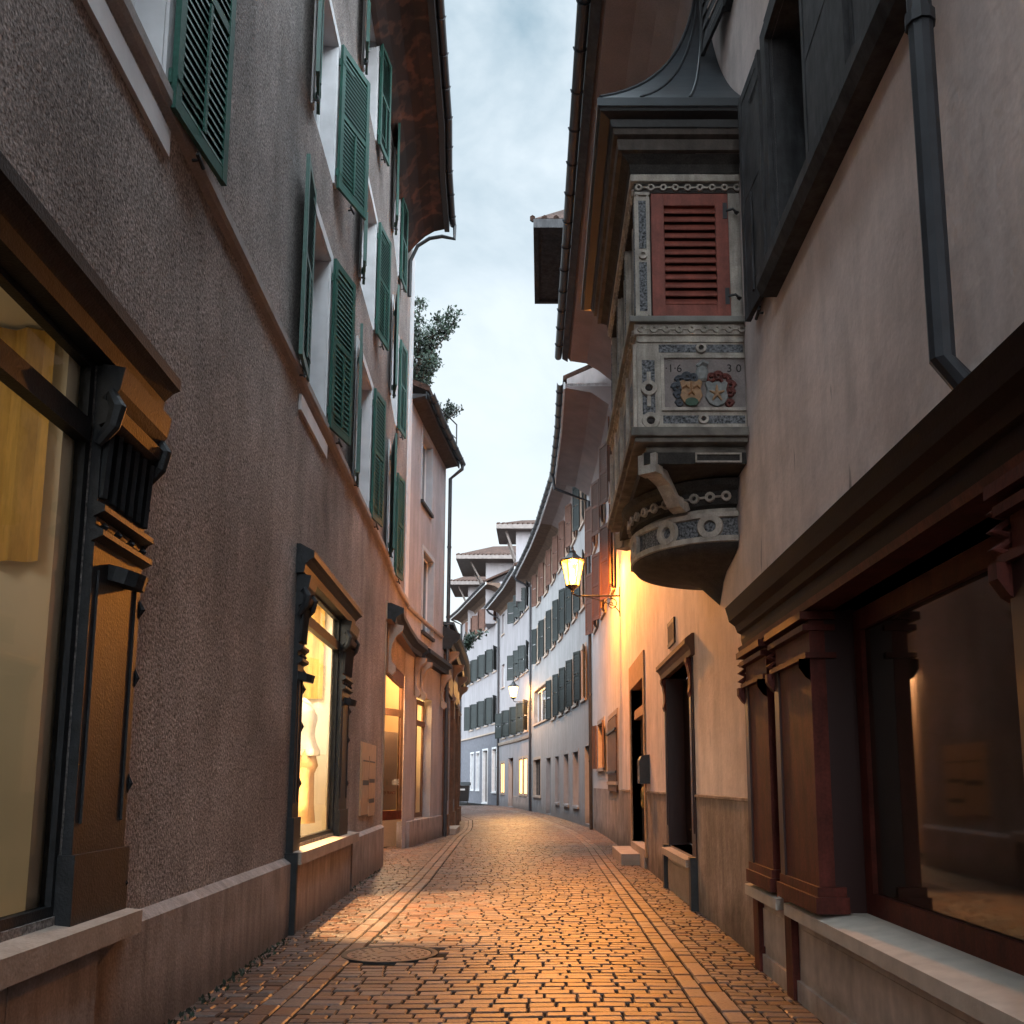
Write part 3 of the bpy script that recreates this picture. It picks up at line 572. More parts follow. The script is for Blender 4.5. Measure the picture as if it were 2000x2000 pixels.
text('lettering', 'Y & PURE', .20, WHITEW, wallmat(WC, WC.L - .56, 1.52, -.055), sw, .001); text('lettering', 'BY FRANCE', .11, RED, wallmat(WC, WC.L - .60, 1.27, -.055), sw, .001)
# wooden fascia panel, cornices and scroll consoles over the shops
WU = Wall([(-2.98, 17.9), (-3.12, 19), (-3.22, 20.8), (-3.27, 22.4), (-3.17, 24.3), (-2.93, 27.6)], 1); u1 = WU.S[3]
obj('fascia_panel', wsweep(MB(), WU, .5, WU.S[3] - .05, [(-.10, 3.72), (-.02, 3.72), (-.01, 4.66), (-.10, 4.66)]), BRNWOOD, hB)
cpr = [(-.02, 4.62), (.14, 4.64), (.16, 4.74), (.24, 4.8), (.30, 4.82), (.30, 4.92), (.05, 5.02), (-.02, 5.02)]
obj('cornice', wsweep(MB(), WU, .45, u1 + 1.35, cpr), CAST, hB); obj('cornice', wsweep(MB(), WU, u1 + 1.7, WU.L - .1, cpr), CAST, hB)
def console(q, z):
    m = MB(); w = .17
    prof = [(.02, -.95), (.10, -1.02), (.17, -.95), (.16, -.84), (.09, -.78), (.06, -.62), (.08, -.42), (.16, -.24), (.28, -.14), (.30, -.03), (.02, 0)]
    m.prism([WU.P(q, z + b_, a_) for a_, b_ in prof], WU.tan(q) * w); return m
for q in (.62, u1 + 1.1, u1 + 1.95, WU.L - .35): obj('console', console(q, 4.63), WARMST, hB)
ww = window(hB, WA2, 1.55, 3.55, .62, 3.7, .25, 1, 0, BRNWOOD, None, WARMGLASS, sill=False, fw=.12); bpy.data.objects.remove([c for c in ww.children if c.name.startswith('pane')][0])
obj('transom', wbox(MB(), WA2, 1.55, 3.55, 3.02, 3.15, -.26, -.17), BRNWOOD, ww)
obj('pane', MB().quad(WA2.P(1.6, .7, -.22), WA2.P(3.5, .7, -.22), WA2.P(3.5, 3.65, -.22), WA2.P(1.6, 3.65, -.22)), SHOPGLASS, ww)
i = MB(); z0, z1, d = .6, 3.9, -.95
i.quad(WA2.P(2.0, z0, d), WA2.P(4.6, z0, d), WA2.P(4.6, z1, d), WA2.P(2.0, z1, d)); i.quad(WA2.P(4.6, z0, d), WA2.P(3.7, z0, -.27), WA2.P(3.7, z1, -.27), WA2.P(4.6, z1, d)); i.quad(WA2.P(1.56, z1, -.27), WA2.P(3.7, z1, -.27), WA2.P(4.6, z1, d), WA2.P(2.0, z1, d)); i.quad(WA2.P(1.56, z0, -.27), WA2.P(3.7, z0, -.27), WA2.P(4.6, z0, d), WA2.P(2.0, z0, d)); i.quad(WA2.P(2.0, z0, d), WA2.P(1.56, z0, -.27), WA2.P(1.56, z1, -.27), WA2.P(2.0, z1, d))
obj('shop_interior', i, CREAM, hB); lamp('shop_lamp', 'POINT', WA2.P(2.4, 3.6, -.6), 90, (1, .62, .25), hB, .12)
obj('stall_riser', wbox(MB(), WA2, .45, 5.0, 0, .6, -.22, .09), SANDST, hB)
rack = thing('clothes_rail', 'clothes rail with dark and pale garments in the narrow lit window by the drainpipe', 'clothes rail', WA2.P(2.7, .62, -.6))
obj('rail', MB().tube([WA2.P(1.9, .62, -.55), WA2.P(1.9, 2.3, -.55), WA2.P(3.4, 2.3, -.55), WA2.P(3.4, .62, -.55)], .015, 6), CAST, rack)
for k in range(7):
    q = 2.0 + k * .21; g = MB(); l = [.9, 1.3, .8, 1.2, .7, 1.25, 1.0][k]; t = WA2.tan(q); n = WA2.nor(q); c = WA2.P(q, 2.22, -.55)
    out_ = [(-.03, 0), (.03, 0), (.2, -.12), (.17, -l), (-.17, -l), (-.2, -.12)]; g.prism([c + n * x + Vector((0, 0, z)) for x, z in out_], t * .07); obj('garment', g, [CLOTHD, CLOTHW, CLOTHD, CLOTHB, CLOTHD, CLOTHD, CLOTHW][k], rack)
# tree and handrail on the roof terrace
def tree(name, label, cat, base, h, cx, rad, n, ls, limbs=9):
    t = thing(name, label, cat, base); b = Vector(base); tr_ = MB(); top = b + Vector((.1, 0, h * .8)); tr_.tube([b, b + Vector((.05, .03, h * .35)), top], [.07, .05, .012], 8); tips = []
    for k in range(limbs):
        a = 2.4 * k + random.random(); z = h * random.uniform(.2, .6); p = b + Vector((.05, 0, z)); e = b + Vector((math.cos(a) * rad * random.uniform(.6, 1.05) + cx, math.sin(a) * rad * random.uniform(.6, 1), z + h * random.uniform(.18, .45)))
        mid = p.lerp(e, .5) + Vector((0, 0, -.08 * h * random.random())); tr_.tube([p, mid, e], [.03, .018, .006], 6); tips += [p.lerp(e, .45), p.lerp(e, .7), e, e, mid]
    obj('trunk', tr_, BARK, t); cr_ = MB()
    for k in range(n):
        c = random.choice(tips); r_ = rad * .36 * random.random() ** .6; d = Vector((random.gauss(0, 1), random.gauss(0, 1), random.gauss(0, .8))).normalized()
        p = c + d * r_; u = Vector((random.gauss(0, 1), random.gauss(0, 1), random.gauss(0, 1))).normalized(); w = u.orthogonal().normalized(); s = ls * random.uniform(.6, 1.3)
        cr_.add([p, p + u * s * .5 + w * s * .28, p + u * s, p + u * s * .5 - w * s * .28], [(0, 1, 2, 3)])
    for c in [b + Vector((cx + rad * 1.35, .1, h * .98)), b + Vector((cx + rad * 1.7, 0, h * .93))]:        # a long sprig
        pts = [b + Vector((cx * .5, 0, h * .45)), b.lerp(c, .62) + Vector((0, 0, h * .12)), c]; obj('branch', MB().tube(pts, [.03, .018, .006], 6), BARK, t)
        for k in range(int(n * .03)):
            p = pts[1].lerp(pts[2], random.random() ** .7) + Vector((random.gauss(0, .07), random.gauss(0, .07), random.gauss(0, .07))); u = Vector((random.gauss(0, 1), random.gauss(0, 1), random.gauss(0, 1))).normalized(); w = u.orthogonal(); s = ls; cr_.add([p, p + u * s * .5 + w * s * .28, p + u * s, p + u * s * .5 - w * s * .28], [(0, 1, 2, 3)])
    obj('crown', cr_, LEAF, t); return t
tree('roof_tree', 'small dark leafy tree rising behind the gutter of the low pink house', 'tree', (-3.75, 26.6, 12.0), 3.7, .02, .72, 5500, .12, 20)
tree('roof_shrub', 'small round dark shrub on the roof below the leafy tree', 'shrub', (-3.1, 27.3, 11.7), 1.15, 0, .36, 1300, .09, 8)
rl = thing('handrail', 'thin iron handrail on the roof edge of the low pink house', 'railing', (-2.9, 27, 11.4))
obj('rail', MB().tube([(-3.05, 26.2, 12.35), (-2.62, 27.55, 12.3)], .02, 6).tube([(-3.05, 26.2, 11.9), (-2.62, 27.55, 11.85)], .014, 6), IRON, rl); obj('post', MB().tube([(-2.62, 27.55, 11.2), (-2.62, 27.55, 12.3)], .02, 6), IRON, rl)

# ------------------------------------------------------------------ third building on the left: low shop with a dark projecting cornice
hC = thing('shop_building', 'low shop building with dark carved pilasters under a projecting black cornice at the bend', 'shop', (-3.4, 34, 0))
ops = [(1.3, 3.4, .1, 3.9, .3), (4.4, 6.9, .75, 3.9, .3), (8.0, 10.6, .75, 3.9, .3)]
wc = MB(); facade(wc, WA3, 0, WA3.L, 0, 6.2, ops, .3); body(wc, WA3, 6.2, 5); obj('wall', wc, STUCCO2, hC)
obj('door', wbox(MB(), WA3, 1.3, 3.4, .1, 3.9, -.32, -.27), BRNWOOD, hC)
for a, b in ((4.4, 6.9), (8.0, 10.6)): window(hC, WA3, a, b, .75, 3.9, .3, 1, 1, BRNWOOD, None, GLASS, sill=False, fw=.12)
for q in (.35, 3.55, 7.1, 10.8):
    p = MB(); wbox(p, WA3, q, q + .5, .6, 4.2, -.02, .12); wbox(p, WA3, q - .04, q + .54, .0, .6, -.02, .2); wbox(p, WA3, q + .1, q + .4, 1.0, 3.6, .11, .15); obj('pilaster', p, BRNWOOD, hC)
    m = MB(); prof = [(.02, -1.2), (.12, -1.25), (.18, -1.12), (.1, -.95), (.08, -.6), (.2, -.3), (.4, -.15), (.44, 0), (.02, 0)]; m.prism([WA3.P(q + .12, 5.4 + z, o_) for o_, z in prof], WA3.tan(q) * .28); obj('console', m, WARMST, hC)
obj('fascia_panel', wbox(MB(), WA3, .2, 12, 4.25, 5.3, -.02, .08), BRNWOOD, hC)
obj('cornice', wsweep(MB(), WA3, -.1, WA3.L, [(-.02, 5.4), (.25, 5.42), (.3, 5.55), (.42, 5.62), (.50, 5.7), (.50, 5.85), (-.02, 6.1)]), CAST, hC)
obj('roof', wsweep(MB(), WA3, -.1, WA3.L, [(-.05, 6.12), (.3, 6.12), (.32, 6.2), (-5, 6.45), (-5, 6.3)]), LEAD, hC)
obj('doorstep', wbox(MB(), WA3, 1.2, 3.5, 0, .16, .02, .38), WARMST, hC)
tree('potted_shrub', 'green shrub trailing over the roof edge of the low shop with carved pilasters', 'shrub', (-3.25, 37.5, 6.3), 1.3, .1, .5, 900, .13, 6)

# ------------------------------------------------------------------ near house on the right
hR = thing('town_house', 'old beige plastered house carrying the stone oriel, with dark red shop front', 'house', (2, 10, 0))
T = S1
opsR = [(T + 6.1, T + 8.85, 5.5, 7.45, .3), (T + 2.4, T + 5.1, 5.5, 7.45, .3), (T + 9.0, T + 10.2, 9.1, 10.9, .3), (T + 13.72, T + 16.12, .62, 3.06, .3), (T + 19.25, T + 21.75, .30, 3.62, .28), (T - 2, T + 10.1, .66, 2.62, .35)]
wr = MB(); facade(wr, W1, 0, W1.L, 1.35, 12.6, opsR, .3); body(wr, W1, 12.6); obj('wall', wr, PLASTER, hR)
wr = MB(); facade(wr, W1, 0, W1.L, -.05, 1.35, [(a, b, c, d, .3) for a, b, c, d, _ in opsR if c < 1.35], .3); obj('dado', wr, PLASTERLOW, hR)
for a, b in ((T + 10.42, T + 13.6), (T + 16.2, T + 19.1), (T + 21.9, W1.L)): obj('dado_line', wsweep(MB(), W1, a, b, [(-.01, 1.33), (.022, 1.34), (.022, 1.365), (-.01, 1.375)]), PLASTERLOW, hR)
# eave
ev = [(-.02, 12.5), (-.02, 11.0), (.1, 11.35), (.3, 11.65), (.6, 11.84), (1.0, 11.9), (1.06, 11.98), (1.06, 12.2)]
SL, RF = .0155, T + 13.7
obj('soffit', wsweep(MB(), W1, 0, W1.L, ev, SL, RF), SOFF, hR)
obj('fascia', wsweep(MB(), W1, 0, W1.L + .05, [(1.062, 11.9), (1.2, 11.98), (1.2, 12.18), (1.062, 12.18)], SL, RF), DKGREY, hR)
gutter(hR, W1, 0, W1.L + .1, 12.06, 1.295, .088, SL, RF); roof(hR, W1, 12.2, 1.25, 4.5, 7, slope=SL * .0)
dm = MB(); dz = MB()
dor = obj('dormer', dm.box(.55, 3.2, 21.0, 23.6, 13.2, 14.55), BRNWOOD, hR)
eb = MB(); eb.box(-.16, 3.3, 20.75, 24.1, 14.50, 14.56); eb.box(-.22, -.10, 20.6, 24.2, 14.44, 14.66); eb.box(-.10, 3.3, 20.6, 20.72, 14.44, 14.66); eb.box(-.10, 3.3, 24.08, 24.2, 14.44, 14.66); obj('eave_board', eb, DKGREY, dor)
tb = MB(); tb.quad((-.2, 20.6, 14.67), (-.2, 24.2, 14.67), (1.6, 23.2, 15.9), (1.6, 21.6, 15.9)); tb.quad((-.2, 20.6, 14.67), (1.6, 21.6, 15.9), (3.4, 20.6, 14.67)); tb.quad((-.2, 24.2, 14.67), (3.4, 24.2, 14.67), (1.6, 23.2, 15.9))
for k in range(13): tb.tube([(-.24 + .28 * k, 20.6, 14.68), (-.24 + .28 * k, 20.75, 14.74)], .07, 6)
obj('tiles', tb, TILE, dor)
# windows with grey timber frames
window(hR, W1, T + 6.1, T + 8.85, 5.5, 7.45, .3, 1, 0, DKGREY, DKGREY, GLASS, sill=False, fw=.14)
ts = MB(); wsweep(ts, W1, T + 5.9, T + 9.0, [(-.02, 5.30), (.12, 5.30), (.16, 5.38), (.16, 5.47), (-.02, 5.5)]); obj('sill_beam', ts, DKGREY, hR)
obj('window_post', wbox(MB(), W1, T + 8.856, T + 9.0, 5.51, 7.6, .024, .06), DKGREY, hR); obj('lintel', wbox(MB(), W1, T + 5.9, T + 8.85, 7.456, 7.62, .024, .06), DKGREY, hR)
shutter(hR, W1, T + 9.02, 5.42, 7.5, .62, 1, 3, DKGREY, .03, 0, True, None, .05)
shutter(hR, W1, T + 7.98, 5.52, 7.4, .95, -1, 2, DKGREY, -.02, 0, False, None, .05); shutter(hR, W1, T + 7.02, 5.52, 7.4, .85, -1, 2, DKGREY, -.02, 0, False, None, .05)
window(hR, W1, T + 2.4, T + 5.1, 5.5, 7.45, .3, 1, 0, DKGREY, None, GLASS, fw=.14, sillm=DKGREY)
window(hR, W1, T + 9.0, T + 10.2, 9.1, 10.9, .3, 1, 1, DKGREY, None, sillm=DKGREY); shutter(hR, W1, T + 10.22, 9.0, 10.95, .66, 1, 10, DKGREY, .05, 12, False)
downpipe(hR, [(1.72, 3.85, 11.5), (1.72, 3.85, 3.3), (1.84, 3.85, 3.15), (1.95, 3.85, 3.12)][::-1], .055)
# shop front
fr = [(9.28, 10.02), (8.08, 8.98), (4.6, 5.4), (1.2, 2.0)]
for a, b in fr:
    p = MB(); wbox(p, W1, T + a, T + b, .84, 2.66, .02, .12); wbox(p, W1, T + a - .05, T + b + .05, .70, .80, -.05, .16); wbox(p, W1, T + a - .03, T + b + .03, .80, .86, -.04, .14)
    wbox(p, W1, T + a - .04, T + b + .04, 2.30, 2.335, -.04, .16); wbox(p, W1, T + a - .05, T + b + .05, 2.55, 2.60, -.04, .19); wbox(p, W1, T + a - .03, T + b + .03, 2.48, 2.52, -.04, .17)
    for k in range(2): wsweep(p, W1, T + b - .015 - k * (b - a - .03), T + b + .055 - k * (b - a + .04) + (.0), [(.12, 2.16), (.15, 2.18), (.19, 2.24), (.19, 2.3), (.12, 2.3)])
    for k in range(3): p.tube([W1.P(T + b + .03, 2.34 + .07 * k, .1), W1.P(T + b + .055, 2.36 + .07 * k, .15), W1.P(T + b + .03, 2.4 + .07 * k, .1)], [.02, .035, .02], 6)
    pi = obj('pilaster', p, REDWOOD, hR); obj('jamb', wbox(MB(), W1, T + a + .003, T + b - .003, .70, 2.655, -.3, .019), mat('near_black_wood', (.03, .011, .010), .4), pi)
    obj('pilaster_edge', wbox(MB(), W1, T + b - .11, T + b + .012, .86, 2.3, .0, .135), mat('near_black_wood', (.03, .011, .010), .4, [(5, .8, 1.2)], (50, .001), .45), pi)
    obj('post', wbox(MB(), W1, T + b - .08, T + b + .1, 0, .70, -.05, .10), REDWOOD, hR)
obj('cornice', wsweep(MB(), W1, 0, T + 10.08, [(-.02, 2.66), (.13, 2.665), (.14, 2.72), (.14, 2.77), (.17, 2.785), (.19, 2.84), (.24, 2.88), (.25, 2.93), (.27, 3.0), (.05, 3.09), (-.02, 3.09)]), mat('cornice_wood', (.017, .007, .006), .6, [(5, .8, 1.2)], (50, .001), .1), hR)
obj('architrave', wsweep(MB(), W1, 0, T + 10.1, [(-.02, 2.605), (.155, 2.61), (.165, 2.655), (-.02, 2.658)]), REDWOOD, hR)
for a, b in ((9.1, 10.28), (5.45, 8.98), (2.0, 5.3), (-2, 1.9)):
    obj('sill', wsweep(MB(), W1, T + a + .02, T + b - .09, [(-.35, .60), (.15, .585), (.15, .665), (-.1, .70), (-.35, .70)]), mat('pale_sill_stone', (.50, .44, .38), .8, [(6, .85, 1.1)], (40, .002), .2), hR)
    p = MB(); wbox(p, W1, T + a + .02, T + b - .09, .0, .583, -.3, .05); wbox(p, W1, T + a + .02, T + b - .09, 0, .14, .045, .075); wbox(p, W1, T + a + .14, T + b - .2, .2, .5, .048, .06); obj('stall_riser', p, mat('riser_render', (.60, .51, .46), .9, [(1.4, .8, 1.12), (9, .88, 1.1)], (20, .006), .2, streak=(4, .85), dirt=(.2, .6)), hR)
for a, b in ((9.0, 9.28), (5.4, 8.08), (2.0, 4.6)):
    window(hR, W1, T + a, T + b, .70, 2.6, .22, 0, 0, REDWOOD, None, WARMGLASS if a > 8.9 else mat('brown_glass', (.03, .022, .017), .05, [(2, .8, 1.2)], (0, 0), .5), sill=False, fw=.13 if a < 8.9 else .05)
# bay with shop cornice (dark door)
q0, q1 = T + 13.72, T + 16.12
dr = MB(); wbox(dr, W1, q0 + .1, q1 - .1, .66, 3.0, -.3, -.24)
for k in range(3): wbox(dr, W1, q0 + .22 + k * .72, q0 + .8 + k * .72, .8, 2.85, -.245, -.225)
obj('closed_door', dr, mat('black_red_wood', (.010, .005, .005), .85, [(5, .8, 1.2)], (0, 0), .05), hR)
for a, b in ((q0 - .16, q0 + .12), (q1 - .1, q1 + .14)):
    jb = MB(); wbox(jb, W1, a, b, .60, 3.04, -.25, .018); wbox(jb, W1, a + .07, b - .07, .9, 2.6, .015, .03); obj('jamb', jb, mat('near_black_wood', (.03, .011, .010), .5, [(5, .8, 1.2)], (50, .001), .25), hR)
    k = MB(); prof = [(.01, -.45), (.03, -.48), (.05, -.42), (.035, -.34), (.035, -.22), (.055, -.1), (.08, -.05), (.08, 0), (.01, 0)]; k.prism([W1.P(a + .05, 3.04 + z, o_) for o_, z in prof], W1.tan(a) * .18); obj('console', k, REDWOOD, hR)
obj('lintel_cornice', wsweep(MB(), W1, q0 - .3, q1 + .28, [(-.02, 3.05), (.05, 3.05), (.06, 3.12), (.09, 3.17), (.12, 3.19), (.12, 3.25), (.03, 3.32), (-.02, 3.32)]), BRNWOOD, hR)
obj('sill', wsweep(MB(), W1, q0 + .02, q1 - .02, [(-.3, .50), (.12, .49), (.12, .58), (-.3, .62)]), WARMST, hR)
p = MB(); wbox(p, W1, q0 + .02, q1 - .02, 0, .488, -.2, .03); wbox(p, W1, q0 + .14, q1 - .14, .1, .4, .025, .045); obj('stall_riser', p, WARMST, hR)
for a in (q0 - .15, q1 - .04): obj('iron_post', wbox(MB(), W1, a, a + .14, 0, .62, -.05, .09), IRON, hR)
# house door with transom light
a, b = T + 19.25, T + 21.75
f = MB(); wbox(f, W1, a - .2, a, .2, 3.9, -.28, .03); wbox(f, W1, b, b + .2, .2, 3.9, -.28, .03); wbox(f, W1, a, b, 3.42, 3.9, -.28, .03); wbox(f, W1, a, b, 2.80, 2.98, -.28, -.05); df = obj('door_frame', f, mat('ochre_stone', (.40, .25, .15), .8, [(6, .8, 1.1)], (40, .003), .2), hR)
d = MB(); wbox(d, W1, a, b, .34, 2.8, -.24, -.18)
for k in range(2):
    for c_, e in ((.5, 1.3), (1.45, 2.65)): wbox(d, W1, a + .2 + k * 1.2, a + 1.1 + k * 1.2, c_, e, -.185, -.165)
dd = obj('door', d, mat('black_door_paint', (.012, .010, .009), .4, (), (30, .001), .4), hR); obj('handle', MB().tube([W1.P(a + .3, 1.3, -.16), W1.P(a + .3, 1.3, -.09), W1.P(a + .42, 1.3, -.09)], .016, 6), mat('brass', (.5, .33, .12), .3, (), (0, 0), .5, 1), dd)
obj('wreath', MB().tube([W1.P(a + 1.5 + .17 * math.cos(x * .5), 1.22 + .17 * math.sin(x * .5), -.13) for x in range(13)], .05, 6), mat('dry_wreath', (.30, .24, .10), .9, [(40, .5, 1.4)], (60, .02), .1), dd)
obj('transom_light', MB().quad(W1.P(a, 2.98, -.15), W1.P(b, 2.98, -.15), W1.P(b, 3.42, -.15), W1.P(a, 3.42, -.15)), GLASS, df)
obj('threshold', wbox(MB(), W1, a, b, .0, .335, -.2, .04), WARMST, hR)
obj('doorstep', MB().box(1.46, 1.845, 18.05, 20.35, -.01, .20), WARMST, hR, bevel=.012)
# ventilation grille, cable stub
v = MB(); wbox(v, W1, T + 15.02, T + 15.68, 3.44, 3.5, -.02, .03); wbox(v, W1, T + 15.02, T + 15.68, 3.74, 3.8, -.02, .03)
for k in range(9): wbox(v, W1, T + 15.03 + k * .074, T + 15.065 + k * .074, 3.5, 3.74, -.02, .028)
obj('vent_grille', v, IRON, hR); obj('wall_hook', MB().tube([W1.P(T + 20.6, 6.1, 0), W1.P(T + 20.6, 6.1, .06), W1.P(T + 20.6, 5.7, .06)], .022, 6), IRON, hR)
mbx = thing('mailbox', 'black metal mailbox hung beside the dark house door', 'mailbox', W1.P(T + 18.75, 1.5, .1))
bx_ = MB(); wsweep(bx_, W1, T + 18.5, T + 18.95, [(.002, 1.50), (.17, 1.50), (.17, 1.90), (.13, 1.97), (.002, 1.99)]); bo = obj('box', bx_, IRON, mbx, bevel=.006); obj('flap', wbox(MB(), W1, T + 18.53, T + 18.92, 1.80, 1.88, .165, .178), CAST, mbx); obj('key_plate', MB().obox(W1.P(T + 18.72, 1.56, .171), (-.006, 0, 0), (0, .05, 0), (0, 0, .06)), WHITEW, mbx)

# ------------------------------------------------------------------ the oriel of 1630
XW = 1.845; Y0, Y1 = 8.17, 11.22; XB = .86; YC = (Y0 + Y1) / 2
OR = thing('oriel', 'carved stone oriel dated 1630 with red shutter, painted arms and dark lead roof', 'oriel', (1.85, YC, 3.3))
def hal(prof, a=.90, b=1.02, n=36):
    m = MB(); o = 0
    for r, z in prof:
        for k in range(n + 1): t = -math.pi / 2 + math.pi * k / n; m.v.append((XW - a * r * math.cos(t), YC + b * r * math.sin(t), z))
    for i in range(len(prof) - 1):
        for k in range(n): m.f.append((i * (n + 1) + k, i * (n + 1) + k + 1, (i + 1) * (n + 1) + k + 1, (i + 1) * (n + 1) + k))
    return m
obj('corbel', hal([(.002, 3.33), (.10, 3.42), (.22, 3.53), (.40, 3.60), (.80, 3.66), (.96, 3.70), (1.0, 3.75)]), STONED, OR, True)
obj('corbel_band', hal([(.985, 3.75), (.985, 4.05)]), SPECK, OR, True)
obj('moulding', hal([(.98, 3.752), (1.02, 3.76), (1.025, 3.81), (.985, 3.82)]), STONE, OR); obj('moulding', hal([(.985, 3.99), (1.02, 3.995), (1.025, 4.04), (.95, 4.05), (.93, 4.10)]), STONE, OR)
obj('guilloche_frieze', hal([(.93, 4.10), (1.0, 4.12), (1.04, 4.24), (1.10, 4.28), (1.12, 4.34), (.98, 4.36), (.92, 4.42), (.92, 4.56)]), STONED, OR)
def el(t, z, r=1.0, a=.90, b=1.02): return Vector((XW - a * r * math.cos(t), YC + b * r * math.sin(t), z))
ro = MB(); fz = MB(); fb = MB()
for t in (-1.28, -.80, -.2, .4, 1.0):
    ro = MB(); c = el(t, 3.905, .99); e = (el(t + .05, 0) - el(t - .05, 0)); e.z = 0; e.normalize(); up = Vector((0, 0, 1)); ro.ring(c, -e, up, .125, .055, .04, 24); obj('rosette', ro, STONE, OR)
for k in range(19):
    t = -1.45 + k * .16; c = el(t, 4.185, 1.025); e = (el(t + .05, 0) - el(t - .05, 0)); e.z = 0; e.normalize(); fz.ring(c, -e, Vector((0, 0, 1)), .05, .022, .03, 12); fz.tube([el(t + .05, 4.185, 1.03), el(t + .08, 4.185, 1.03), el(t + .11, 4.185, 1.03)], .012, 5)
obj('guilloche', fz, STONE, OR)
DARK = mat('carved_dark', (.035, .03, .029), .8, [(30, .8, 1.2)], (0, 0), .2)
# platform slab and parapet
def slab(o, z0, z1): return (XB - o, XW, Y0 - o, Y1 + o, z0, z1)
s = MB(); s.box(*slab(-.08, 4.47, 4.53)); s.box(*slab(.03, 4.53, 4.575)); s.box(*slab(.07, 4.577, 4.66)); obj('base_slab', s, mat('slab_stone', (.13, .115, .10), .7, [(7, .6, 1.5)], (50, .003), .3), OR, bevel=.008)
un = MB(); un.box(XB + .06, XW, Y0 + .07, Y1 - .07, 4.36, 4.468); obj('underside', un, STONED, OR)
uf = MB()
for x0, x1, z0, z1 in ((1.38, 1.80, 4.37, 4.385), (1.38, 1.80, 4.445, 4.46), (1.38, 1.395, 4.385, 4.445), (1.785, 1.8, 4.385, 4.445)): uf.box(x0, x1, Y0 + .05, Y0 + .068, z0, z1)
obj('underside_panel', uf, STONE, OR)
for yy, sg in ((Y0 + .14, 1), (Y1 - .14, -1)):
    m = MB(); P0 = Vector((XB + .12, yy, 0)); dr_ = Vector((.62, sg * .85, 0)).normalized(); sd_ = Vector((-dr_.y, dr_.x, 0)) * .07
    cl = [(0, 4.44), (.02, 4.36), (.12, 4.33), (.22, 4.30), (.32, 4.22), (.42, 4.13), (.54, 4.10), (.62, 4.12)]
    th = [.05, .075, .06, .055, .05, .05, .05, .03]
    prof = [(x - .02, z + t_) for (x, z), t_ in zip(cl, th)] + [(x + .02, z - t_) for (x, z), t_ in reversed(list(zip(cl, th)))]
    m.prism([P0 + dr_ * x + Vector((0, 0, z)) - sd_ for x, z in prof], sd_ * 2); m.obox(P0 - dr_ * .06 - sd_ * 1.3 + Vector((0, 0, 4.28)), sd_ * 2.6, dr_ * .13, (0, 0, .18)); obj('scroll_bracket', m, STONE, OR)
obj('parapet', MB().box(XB, XW, Y0, Y1, 4.662, 5.56), STONE, OR)
yF = Y0
def face(mb, x0, x1, z0, z1, d0=0, d1=.02): return mb.box(x0, x1, yF - d1, yF - d0 + .001, z0, z1)
inl = MB(); face(inl, .905, 1.02, 4.80, 5.32, 0, .004); face(inl, 1.06, 1.43, 5.395, 5.47, 0, .004); face(inl, 1.47, 1.83, 5.395, 5.47, 0, .004); face(inl, 1.09, 1.42, 4.715, 4.79, 0, .004); face(inl, 1.46, 1.83, 4.715, 4.79, 0, .004)
for k in range(4):                                                          # street side
    y = Y0 + .16 + k * .74; inl.box(XB - .004, XB + .001, y, y + .5, 4.80, 5.32)
obj('inlay', inl, SPECK, OR)
X0, X1, Z0, Z1 = 1.075, 1.84, 4.83, 5.36
fm = MB()
for q in ((X0, X1, Z0, Z0 + .028), (X0, X1, Z1 - .028, Z1), (X0, X0 + .028, Z0 + .028, Z1 - .028)): face(fm, *q, 0, .028)
obj('panel_frame', fm, STONE, OR)
for q in ((.865, .89, 4.68, 5.38, 0, .016), (.865, 1.84, 5.49, 5.51, 0, .018), (.865, 1.84, 4.672, 4.70, 0, .02)): obj('moulding', face(MB(), *q), STONE, OR)
for k in range(5): y = Y0 + .05 + k * .74; obj('moulding', MB().box(XB - .03, XB + .001, y, y + .07, 4.68, 5.5), STONE, OR)
pa = obj('date_panel', face(MB(), X0 + .028, X1, Z0 + .028, Z1 - .028, 0, .006), FIELD, OR)
ux, uz = Vector((1, 0, 0)), Vector((0, 0, 1))
for x, z, r in ((.962, 5.045, .075), (.975, 4.735, .082), (1.445, 5.43, .05), (1.45, 4.752, .05)): ro_ = obj('rosette', MB().ring((x, yF - .003, z), ux, uz, r, r * .45, .03, 24), STONE, OR); obj('eye', MB().lathe((0, 0, 0), [(.001, .012), (r * .2, .010), (r * .24, .002), (r * .44, .0)], 14), DARK, ro_).data.transform(Matrix(((1, 0, 0, x), (0, 0, -1, yF - .006), (0, 1, 0, z), (0, 0, 0, 1))))
for q in ((5.10, 5.20), (4.87, 4.99)): obj('strap', face(MB(), .945, .98, *q, 0, .022), STONE, OR)
gb = MB(); gb.box(XB - .02, XW, Y0 - .02, Y1 + .02, 5.562, 5.66); obj('guilloche_frieze', gb, STONE, OR)
gl = MB()
for k in range(9): gl.ring((.90 + k * .115, Y0 - .021, 5.61), ux, uz, .036, .016, .018, 14); gl.box(.925 + k * .115, .99 + k * .115, Y0 - .034, Y0 - .019, 5.603, 5.617)
gl.box(XB - .032, XB - .018, Y0 + .03, Y1 - .03, 5.604, 5.616)
for k in range(26): gl.ring((XB - .021, Y0 + .08 + k * .115, 5.61), Vector((0, -1, 0)), uz, .036, .016, .018, 10)
obj('guilloche', gl, STONE, OR)
obj('sill_slab', MB().box(XB - .07, XW, Y0 - .07, Y1 + .07, 5.662, 5.72), mat('sill_slab_stone', (.25, .235, .215), .75, [(3, .55, 1.15)], (50, .003), .25), OR, bevel=.008)
